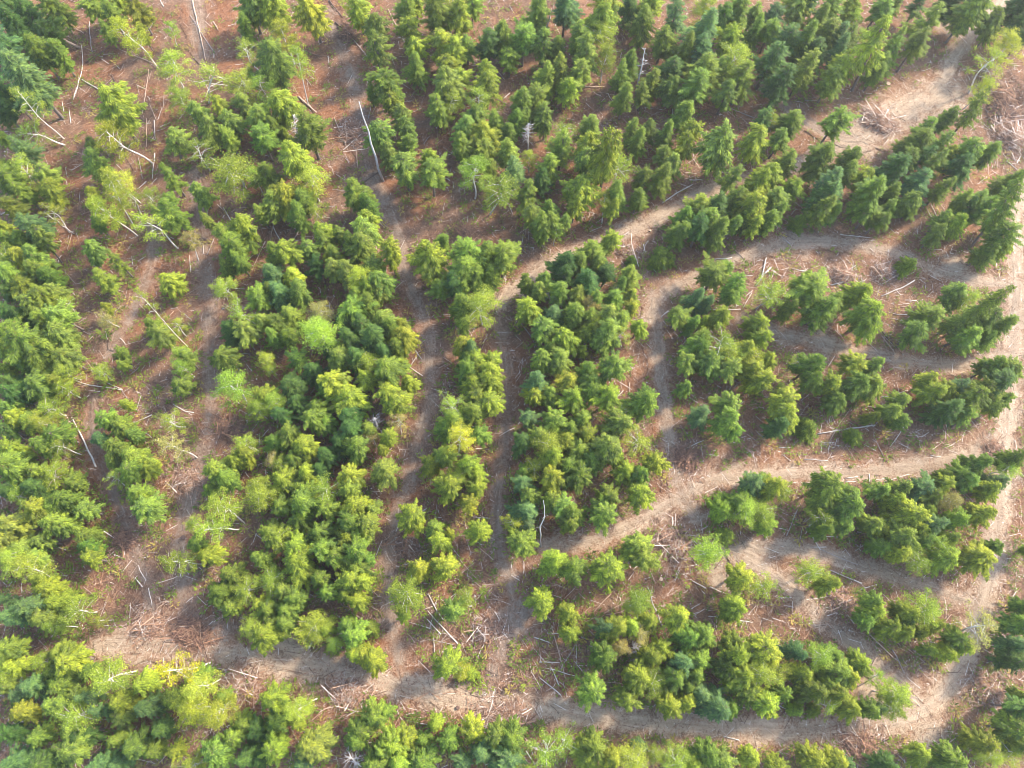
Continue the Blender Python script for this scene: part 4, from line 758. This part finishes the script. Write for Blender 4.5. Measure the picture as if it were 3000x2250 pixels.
# ------------------------------------------------------------------ the trees, one by one
for s in kept:
    kname, cn, kn, col = COLOURS[s['code']]
    pats = KIND['low_fir'] if s['low'] else KIND[kname]
    crown_me, trunk_me, top, rad = rnd.choice(pats)
    root = bpy.data.objects.new(kname, None); root.empty_display_size = .3; C.objects.link(root)
    root.location = (s['x'], s['y'], float(terrain(s['x'], s['y'])) - .05)
    up_ = Vector(s['lean']).normalized()
    if up_.z < .80:
        hx = Vector((up_.x, up_.y, 0)).normalized() * .6; up_ = Vector((hx.x, hx.y, .8))
    root.rotation_mode = 'QUATERNION'
    root.rotation_quaternion = Vector((0, 0, 1)).rotation_difference(up_) @ Quaternion((0, 0, 1), rnd.uniform(0, 6.28))
    sx = s['r'] / rad; sz = s['h'] / top
    root.scale = (sx * rnd.uniform(.92, 1.08), sx * rnd.uniform(.92, 1.08), sz)
    tag(root, s['label'], 'tree', GROUPS[kname])
    j = [max(.55, rnd.gauss(1, .13)) for _ in range(2)]
    tk = link('trunk', trunk_me, root); cr = link('crown', crown_me, root)
    j[1] = 1 + (j[1] - 1) * .55
    cr.color = (col[0] * j[0] * j[1], col[1] * j[0], col[2] * j[0], 1)

# ------------------------------------------------------------------ dead standing trees
for rc, bx_, by_, tx_, ty_, th, label, twigs in SNAGS:
    b = at(*tile(rc, bx_, by_)); tp = tile(rc, tx_, ty_); best = None
    for q in np.linspace(4, 15, 45):
        c = at(*tp, q); dd = math.hypot(c[0] - b[0], c[1] - b[1]) + .02 * q
        if best is None or dd < best[0]: best = (dd, c)
    c = best[1]; b[2] = float(terrain(b[0], b[1])) - .05
    root = bpy.data.objects.new('dead_tree', None); C.objects.link(root); root.location = b
    tag(root, label, 'dead tree', 'dead standing trees')
    v = c - b; L = np.linalg.norm(v); r = np.random.default_rng(int(bx_ + by_)); rb = th / TS / px_per_m(b) * .5
    wob = r.normal(0, .012 * L, (7, 3)); wob[0] = wob[-1] = 0
    pts = [v * k / 6 + wob[k] for k in range(7)]
    mt = MB(); mt.tube(pts, [rb * (1 - .72 * k / 6) for k in range(7)], 8); link('trunk', mt.mesh('snag_trunk', M_SNAG, True), root)
    if twigs:
        mb = MB()
        for _ in range(twigs):
            q = r.uniform(.35, .99); o_ = v * q; a = r.uniform(0, 6.28); Lb = r.uniform(.5, 1.6) * (1.25 - q * .6) * (1.5 if twigs == 26 else 1)
            e = o_ + np.array([math.cos(a) * Lb, math.sin(a) * Lb, r.uniform(-.5, .45) * Lb]); m_ = (o_ + e) / 2 + r.normal(0, .08 * Lb, 3)
            mb.tube([o_, m_, e], [rb * .28, rb * .18, .01], 4, .5, False)
            if twigs > 10:
                for _k in range(2):
                    e2 = m_ + (e - m_) * .3 + r.normal(0, .25 * Lb, 3); mb.tube([m_, e2], [rb * .14, .008], 3, .5, False)
        link('branches', mb.mesh('snag_branches', M_SNAG), root)

# ------------------------------------------------------------------ lying logs and poles
LN = {'w': 'bleached white', 't': 'tan', 'g': 'weathered grey', 'd': 'dark brown'}
logs = []
for rc, txt in LOGS.items():
    for item in txt.replace('\n', '').split(';'):
        t = item.split()
        if len(t) < 6: continue
        p = np.array([tile(rc, float(a), float(b)) for a, b in zip(t[:-2:2], t[1:-2:2])])
        w = np.array([at(*q) for q in p]); L = float(np.sum(np.hypot(*np.diff(w[:, :2], axis=0).T)))
        wm = float(t[-2]) / TS / px_per_m(w[0])
        logs.append(dict(w=w, L=L, wm=wm, col=t[-1], px=p[:, 0].mean(), py=p[:, 1].mean()))
logs.sort(key=lambda d: -d['L']); logs = logs[:298]
for d in logs:
    size = 'long ' if d['L'] > 8 else ('short ' if d['L'] < 3.2 else '')
    what = 'log' if d['wm'] > .21 else 'pole'
    if len(d['w']) > 3: size = 'bent ' + size
    d['head'] = f'{size}{LN[d["col"]]} {what}'
word_labels(logs, 'logs')
for d in logs:
    r = np.random.default_rng(int(d['px'] * 7 + d['py'])); w = d['w']
    seg = np.hypot(*np.diff(w[:, :2], axis=0).T); s = np.concatenate([[0], np.cumsum(seg)]); k = max(4, int(d['L'] / 1.1))
    ss = np.linspace(0, s[-1], k); rad = max(.045, d['wm'] * .42)
    x = np.interp(ss, s, w[:, 0]) + r.normal(0, .035, k); y = np.interp(ss, s, w[:, 1]) + r.normal(0, .035, k)
    big = 0 if r.random() < .5 else 1; tp = np.linspace(1, .55, k) if big else np.linspace(.55, 1, k)
    rise = r.uniform(0, .25) + (.2 if d['L'] > 6 else 0); zz = terrain(x, y) + rad * .8 + rise * (1 - tp) + .03
    mb = MB(); c0 = np.array([x.mean(), y.mean(), zz.mean()])
    mb.tube(np.column_stack([x, y, zz]) - c0, rad * tp, 7, .5)
    if d['L'] > 3.5:
        for _ in range(int(d['L'] * .9)):     # broken branch stubs
            i = r.integers(1, k - 1); o_ = np.array([x[i], y[i], zz[i]]) - c0; a = r.uniform(0, 6.28); Lb = r.uniform(.15, .7)
            mb.tube([o_, o_ + np.array([math.cos(a) * Lb, math.sin(a) * Lb, r.uniform(.02, .25)])], [rad * .3, .012], 3, .5, False)
    o = link('fallen_log' if d['wm'] > .21 else 'fallen_pole', mb.mesh('log', M_LOG[d['col']], True)); o.location = c0
    tag(o, d['label'], 'log', 'logs and poles left on the ground')

# ------------------------------------------------------------------ stumps
for rc, x, y, rp, label, cc in STUMPS:
    b = at(*tile(rc, x, y)); r = rp / TS / px_per_m(b); hh = .28
    root = bpy.data.objects.new('tree_stump', None); C.objects.link(root); root.location = (b[0], b[1], float(terrain(b[0], b[1])) - .03)
    tag(root, label, 'stump', 'stumps')
    m1 = MB(); m1.tube([[0, 0, 0], [0, 0, .12], [0, 0, hh]], [r * 1.35, r * 1.05, r], 12, .5, False); link('stump_bark', m1.mesh('stump_bark', M_LOG['d'], True), root)
    m2 = MB(); m2.tube([[0, 0, hh - .05], [0, 0, hh - .003]], [r * .985, r * .985], 12); link('cut_face', m2.mesh('cut_face', M_LOG['d'] if cc == 'd' else M_CUT), root)

# ------------------------------------------------------------------ slash heaps
def sticks(mb, n, cx, cy, sx, sy, hz, r, shade, lmin, lmax, wmin, wmax, rise=.35, zf=None):
    """n lean sticks as three-sided prisms in one go"""
    a = r.uniform(0, 6.28, n); q = np.sqrt(r.uniform(0, 1, n)); wb = 1 + .28 * np.sin(2 * a + cx + sx) + .18 * np.sin(5 * a + sy); ox = np.cos(a) * q * sx * wb; oy = np.sin(a) * q * sy * wb
    c = np.stack([cx + ox, cy + oy, np.zeros(n)], 1)
    c[:, 2] = .44 * np.maximum(0, 1 - q * 1.1) + hz * np.maximum(0, 1 - q ** 1.5) * r.uniform(.1, 1, n)
    th = r.uniform(0, 6.28, n); L = lmin + (lmax - lmin) * r.random(n) ** 1.8; w = wmin + (wmax - wmin) * r.random(n) ** 1.6
    d = np.stack([np.cos(th), np.sin(th), r.normal(0, rise, n)], 1); d /= np.linalg.norm(d, axis=1)[:, None]
    stick_mesh(mb, c, d, L, w, shade)
def stick_mesh(mb, c, d, L, w, shade, ground=True):
    n = len(c); sd_ = np.cross(d, [0, 0, 1.0]); sd_ /= np.linalg.norm(sd_, axis=1)[:, None] + 1e-9; u = np.cross(sd_, d)
    if ground:
        low = c[:, 2] - np.abs(d[:, 2]) * L / 2 - w * .3
        c = c.copy(); c[:, 2] += np.maximum(0, -low)
        c[:, 2] += terrain(c[:, 0], c[:, 1])
    ring = []
    for e, k in ((-.5, 1.0), (.5, .6)):
        for t in (0, 2.094, 4.189):
            ring.append(c + d * (L * e)[:, None] + (sd_ * math.cos(t + .5) + u * math.sin(t + .5)) * (w * .5 * k)[:, None])
    v = np.stack(ring, 1)
    base = mb.n + np.arange(n)[:, None] * 6
    f = np.concatenate([base + np.array(q) for q in ((0, 1, 4, 3), (1, 2, 5, 4), (2, 0, 3, 5))])
    mb.v.append(v.reshape(-1, 3)); mb.f.extend(map(tuple, f.tolist())); mb.n += n * 6; mb.c.extend(np.tile(shade, 3).tolist())
PT = {'t': (.54, .30), 'd': (.24, .24), 'w': (.60, .32), 'r': (.34, .34), 'g': (.60, .34)}
pile_c = []
for rc, x, y, rx, ry, tone, label in PILES:
    b = at(*tile(rc, x, y)); k = 1 / TS / px_per_m(b); r = np.random.default_rng(int(x + 3 * y)); sx, sy = rx * k, ry * k * 1.15
    pile_c.append((b[0], b[1], max(sx, sy)))
    mb = MB(); m0, s0 = PT[tone]; A = sx * sy
    for n, l0, l1, w0, w1, hz in ((int(60 * A), .5, 1.7, .025, .065, .75), (int((14 if A > 15 else 6) * A), 1.4, 4.4, .06, .16, 1.0), (int(190 * A), .2, .9, .02, .06, .55)):
        sticks(mb, n, 0, 0, sx, sy, hz * min(2.8, .6 + .36 * min(sx, sy)), r, np.clip(r.normal(m0, s0, n), 0, 1), l0, l1, w0, w1)
    # a low mound of needles and soil under the sticks
    kk = 28; t = np.arange(kk) * 6.2832 / kk; wob = 1 + .26 * np.sin(2 * t + sx) + .14 * np.sin(5 * t + sy)
    mh_ = .10 + .13 * min(sx, sy); vv = [[0, 0, mh_]] + [[.6 * sx * wob[i] * math.cos(t[i]), .6 * sy * wob[i] * math.sin(t[i]), mh_ * .62 + .04 * math.sin(5 * t[i])] for i in range(kk)] + [[sx * .95 * wob[i] * math.cos(t[i]), sy * .95 * wob[i] * math.sin(t[i]), -.12] for i in range(kk)]
    ff = [(0, 1 + i, 1 + (i + 1) % kk) for i in range(kk)] + [(1 + i, 1 + kk + i, 1 + kk + (i + 1) % kk, 1 + (i + 1) % kk) for i in range(kk)]
    root = bpy.data.objects.new('slash_heap', None); C.objects.link(root); root.location = (b[0], b[1], 0)
    tag(root, label, 'slash heap', 'heaps of logging slash')
    mm = MB(); mm.add(np.array(vv) + [0, 0, float(terrain(b[0], b[1]))], ff, .5)
    om = link('needle_mound', mm.mesh('needle_mound', M_LOG['d']), root)
    # sticks were laid around the origin: lift them with the slope under the heap
    v = np.vstack(mb.v); v[:, 2] += terrain(v[:, 0] + b[0], v[:, 1] + b[1]) - terrain(v[:, 0], v[:, 1]); mb.v = [v]
    n = int(26 * A); r2 = np.random.default_rng(int(y)); a = r2.uniform(0, 6.28, n); q = np.sqrt(r2.random(n)) * .95
    c = np.stack([np.cos(a) * q * sx, np.sin(a) * q * sy, .15 + .8 * (1 - q) + r2.uniform(0, .3, n)], 1); c[:, 2] += terrain(c[:, 0] + b[0], c[:, 1] + b[1])
    th = r2.uniform(0, 6.28, n); d = np.stack([np.cos(th), np.sin(th), r2.normal(0, .4, n)], 1); d /= np.linalg.norm(d, axis=1)[:, None]
    m3 = MB(); kites(c, d, np.cross(d, [0, 0, 1.0]), r2.uniform(.25, .7, n), r2.uniform(.04, .12, n), .1, np.clip(r2.normal(.25, .12, n), 0, 1), m3, r2)
    link('dry_sprays', m3.mesh('dry_sprays', M_STICK), root)
    link('stick_tangle', mb.mesh('stick_tangle', M_STICK), root)

# ------------------------------------------------------------------ uncountable debris on the ground
def scatter(n, seed):
    r = np.random.default_rng(seed); px = r.uniform(-60, 3060, n); py = r.uniform(-60, 2310, n)
    d = np.stack([(px - 1500) / F_PX, (1125 - py) / F_PX, -np.ones(n)], 1) @ RC.T
    k = H_CAM / -d[:, 2]; return d[:, :2] * k[:, None], r
def keep_mask(P, r, on_track):
    t, _ = track_fields(P); clump = .5 + .5 * np.sin(P[:, 0] * .31 + 1.3 * np.sin(P[:, 1] * .23)) * np.sin(P[:, 1] * .37 + 1.1 * np.sin(P[:, 0] * .19))
    p = np.where(t > .45, on_track, 1.0) * (.35 + .65 * clump)
    for cx, cy, rr in pile_c: p = np.maximum(p, np.where(np.hypot(P[:, 0] - cx, P[:, 1] - cy) < rr * 1.6, .95, 0))
    return r.random(len(P)) < p
P, r = scatter(170000, 5); P = P[keep_mask(P, r, .30)]; n = len(P)
mb = MB(); th = r.uniform(0, 6.28, n); d = np.stack([np.cos(th), np.sin(th), r.normal(0, .10, n)], 1); d /= np.linalg.norm(d, axis=1)[:, None]
L = .4 + 1.9 * r.random(n) ** 2.2; w = .025 + .065 * r.random(n) ** 1.6
dr = dryness(P); sh = np.clip(r.normal(.38 + .14 * dr, .36, n), 0, 1)
stick_mesh(mb, np.column_stack([P, np.full(n, .03)]), d, L, w, sh)
tag(link('woody_debris', mb.mesh('woody_debris', M_STICK)), 'scattered broken sticks and slash on the cut-over ground', 'debris', kind='stuff')
P, r = scatter(23000, 9)
TXY = np.array([[q['x'], q['y']] for q in kept]); near = np.full(len(P), 1e9)
for i in range(0, len(TXY), 100): near = np.minimum(near, np.hypot(P[:, None, 0] - TXY[None, i:i + 100, 0], P[:, None, 1] - TXY[None, i:i + 100, 1]).min(1))
t_, _ = track_fields(P); P = P[(r.random(len(P)) < np.where(near < 2.4, .92, .42)) & (t_ < .5)]
for nm, lab, pick, tint in (('undergrowth', 'low green brush and seedlings under and between the trees', 0, (.15, .20, .04, 1)), ('dry_brush', 'low dry olive and tan brush between the trees', 1, (.26, .21, .085, 1))):
    mb = MB(); Q = P[np.arange(len(P)) % 3 == 2] if pick else P[np.arange(len(P)) % 3 != 2]
    k = 16; n = len(Q) * k; c = np.repeat(np.column_stack([Q, terrain(Q[:, 0], Q[:, 1])]), k, 0); sc_ = np.repeat(r.uniform(.35, 1.35, len(Q)) ** 1.3, k)
    a = r.uniform(0, 6.28, n); d = np.stack([np.cos(a), np.sin(a), r.uniform(.1, 1.1, n)], 1); d /= np.linalg.norm(d, axis=1)[:, None]
    c = c + np.stack([np.cos(a) * r.random(n) * .5, np.sin(a) * r.random(n) * .5, r.random(n) * .5], 1) * sc_[:, None]
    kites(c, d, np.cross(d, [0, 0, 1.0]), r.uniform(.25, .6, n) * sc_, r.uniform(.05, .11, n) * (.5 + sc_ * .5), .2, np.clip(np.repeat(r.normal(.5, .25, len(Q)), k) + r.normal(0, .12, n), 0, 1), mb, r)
    o = link(nm, mb.mesh(nm, M_CEDAR)); o.color = tint
    tag(o, lab, 'brush', kind='stuff')
P, r = scatter(130000, 6); P = P[keep_mask(P, r, .25)]; n = len(P)
mb = MB(); th = r.uniform(0, 6.28, n); d = np.stack([np.cos(th), np.sin(th), r.normal(0, .3, n)], 1); d /= np.linalg.norm(d, axis=1)[:, None]
L = r.uniform(.10, .42, n); w = r.uniform(.06, .16, n); sdv = np.stack([-np.sin(th), np.cos(th), r.normal(0, .4, n)], 1)
c = np.column_stack([P, terrain(P[:, 0], P[:, 1]) + .05])
v4 = np.stack([c - d * L[:, None] / 2, c + sdv * w[:, None] / 2, c + d * L[:, None] / 2, c - sdv * w[:, None] / 2], 1)
mb.quads(v4, np.clip(r.normal(.32 + .18 * dryness(P), .30, n), 0, 1))
tag(link('bark_litter', mb.mesh('bark_litter', M_STICK)), 'bark flakes and wood chips strewn over the forest floor', 'litter', kind='stuff')
print('TREES', len(kept), {k: sum(COLOURS[s['code']][0] == k for s in kept) for k in GROUPS}, 'LOGS', len(logs))

# ------------------------------------------------------------------ thin smoke in the air
hb = 2 * max(X1 - X0, Y1 - Y0)
mbx = MB(); a0, a1, z0_, z1_ = -hb, hb, -3.0, H_CAM + 3
mbx.add([[a0, a0, z0_], [a1, a0, z0_], [a1, a1, z0_], [a0, a1, z0_], [a0, a0, z1_], [a1, a0, z1_], [a1, a1, z1_], [a0, a1, z1_]],
        [(0, 3, 2, 1), (4, 5, 6, 7), (0, 1, 5, 4), (1, 2, 6, 5), (2, 3, 7, 6), (3, 0, 4, 7)])
mh, nth, outh = new_mat('smoke_haze'); pv = N(nth, 'ShaderNodeVolumePrincipled')
pv.inputs['Color'].default_value = (.93, .94, .95, 1); pv.inputs['Density'].default_value = HAZE; pv.inputs['Anisotropy'].default_value = .3
nth.links.new(pv.outputs[0], outh.inputs['Volume'])
tag(link('haze', mbx.mesh('haze', mh)), 'thin pale smoke haze over the hillside', 'haze', kind='stuff')
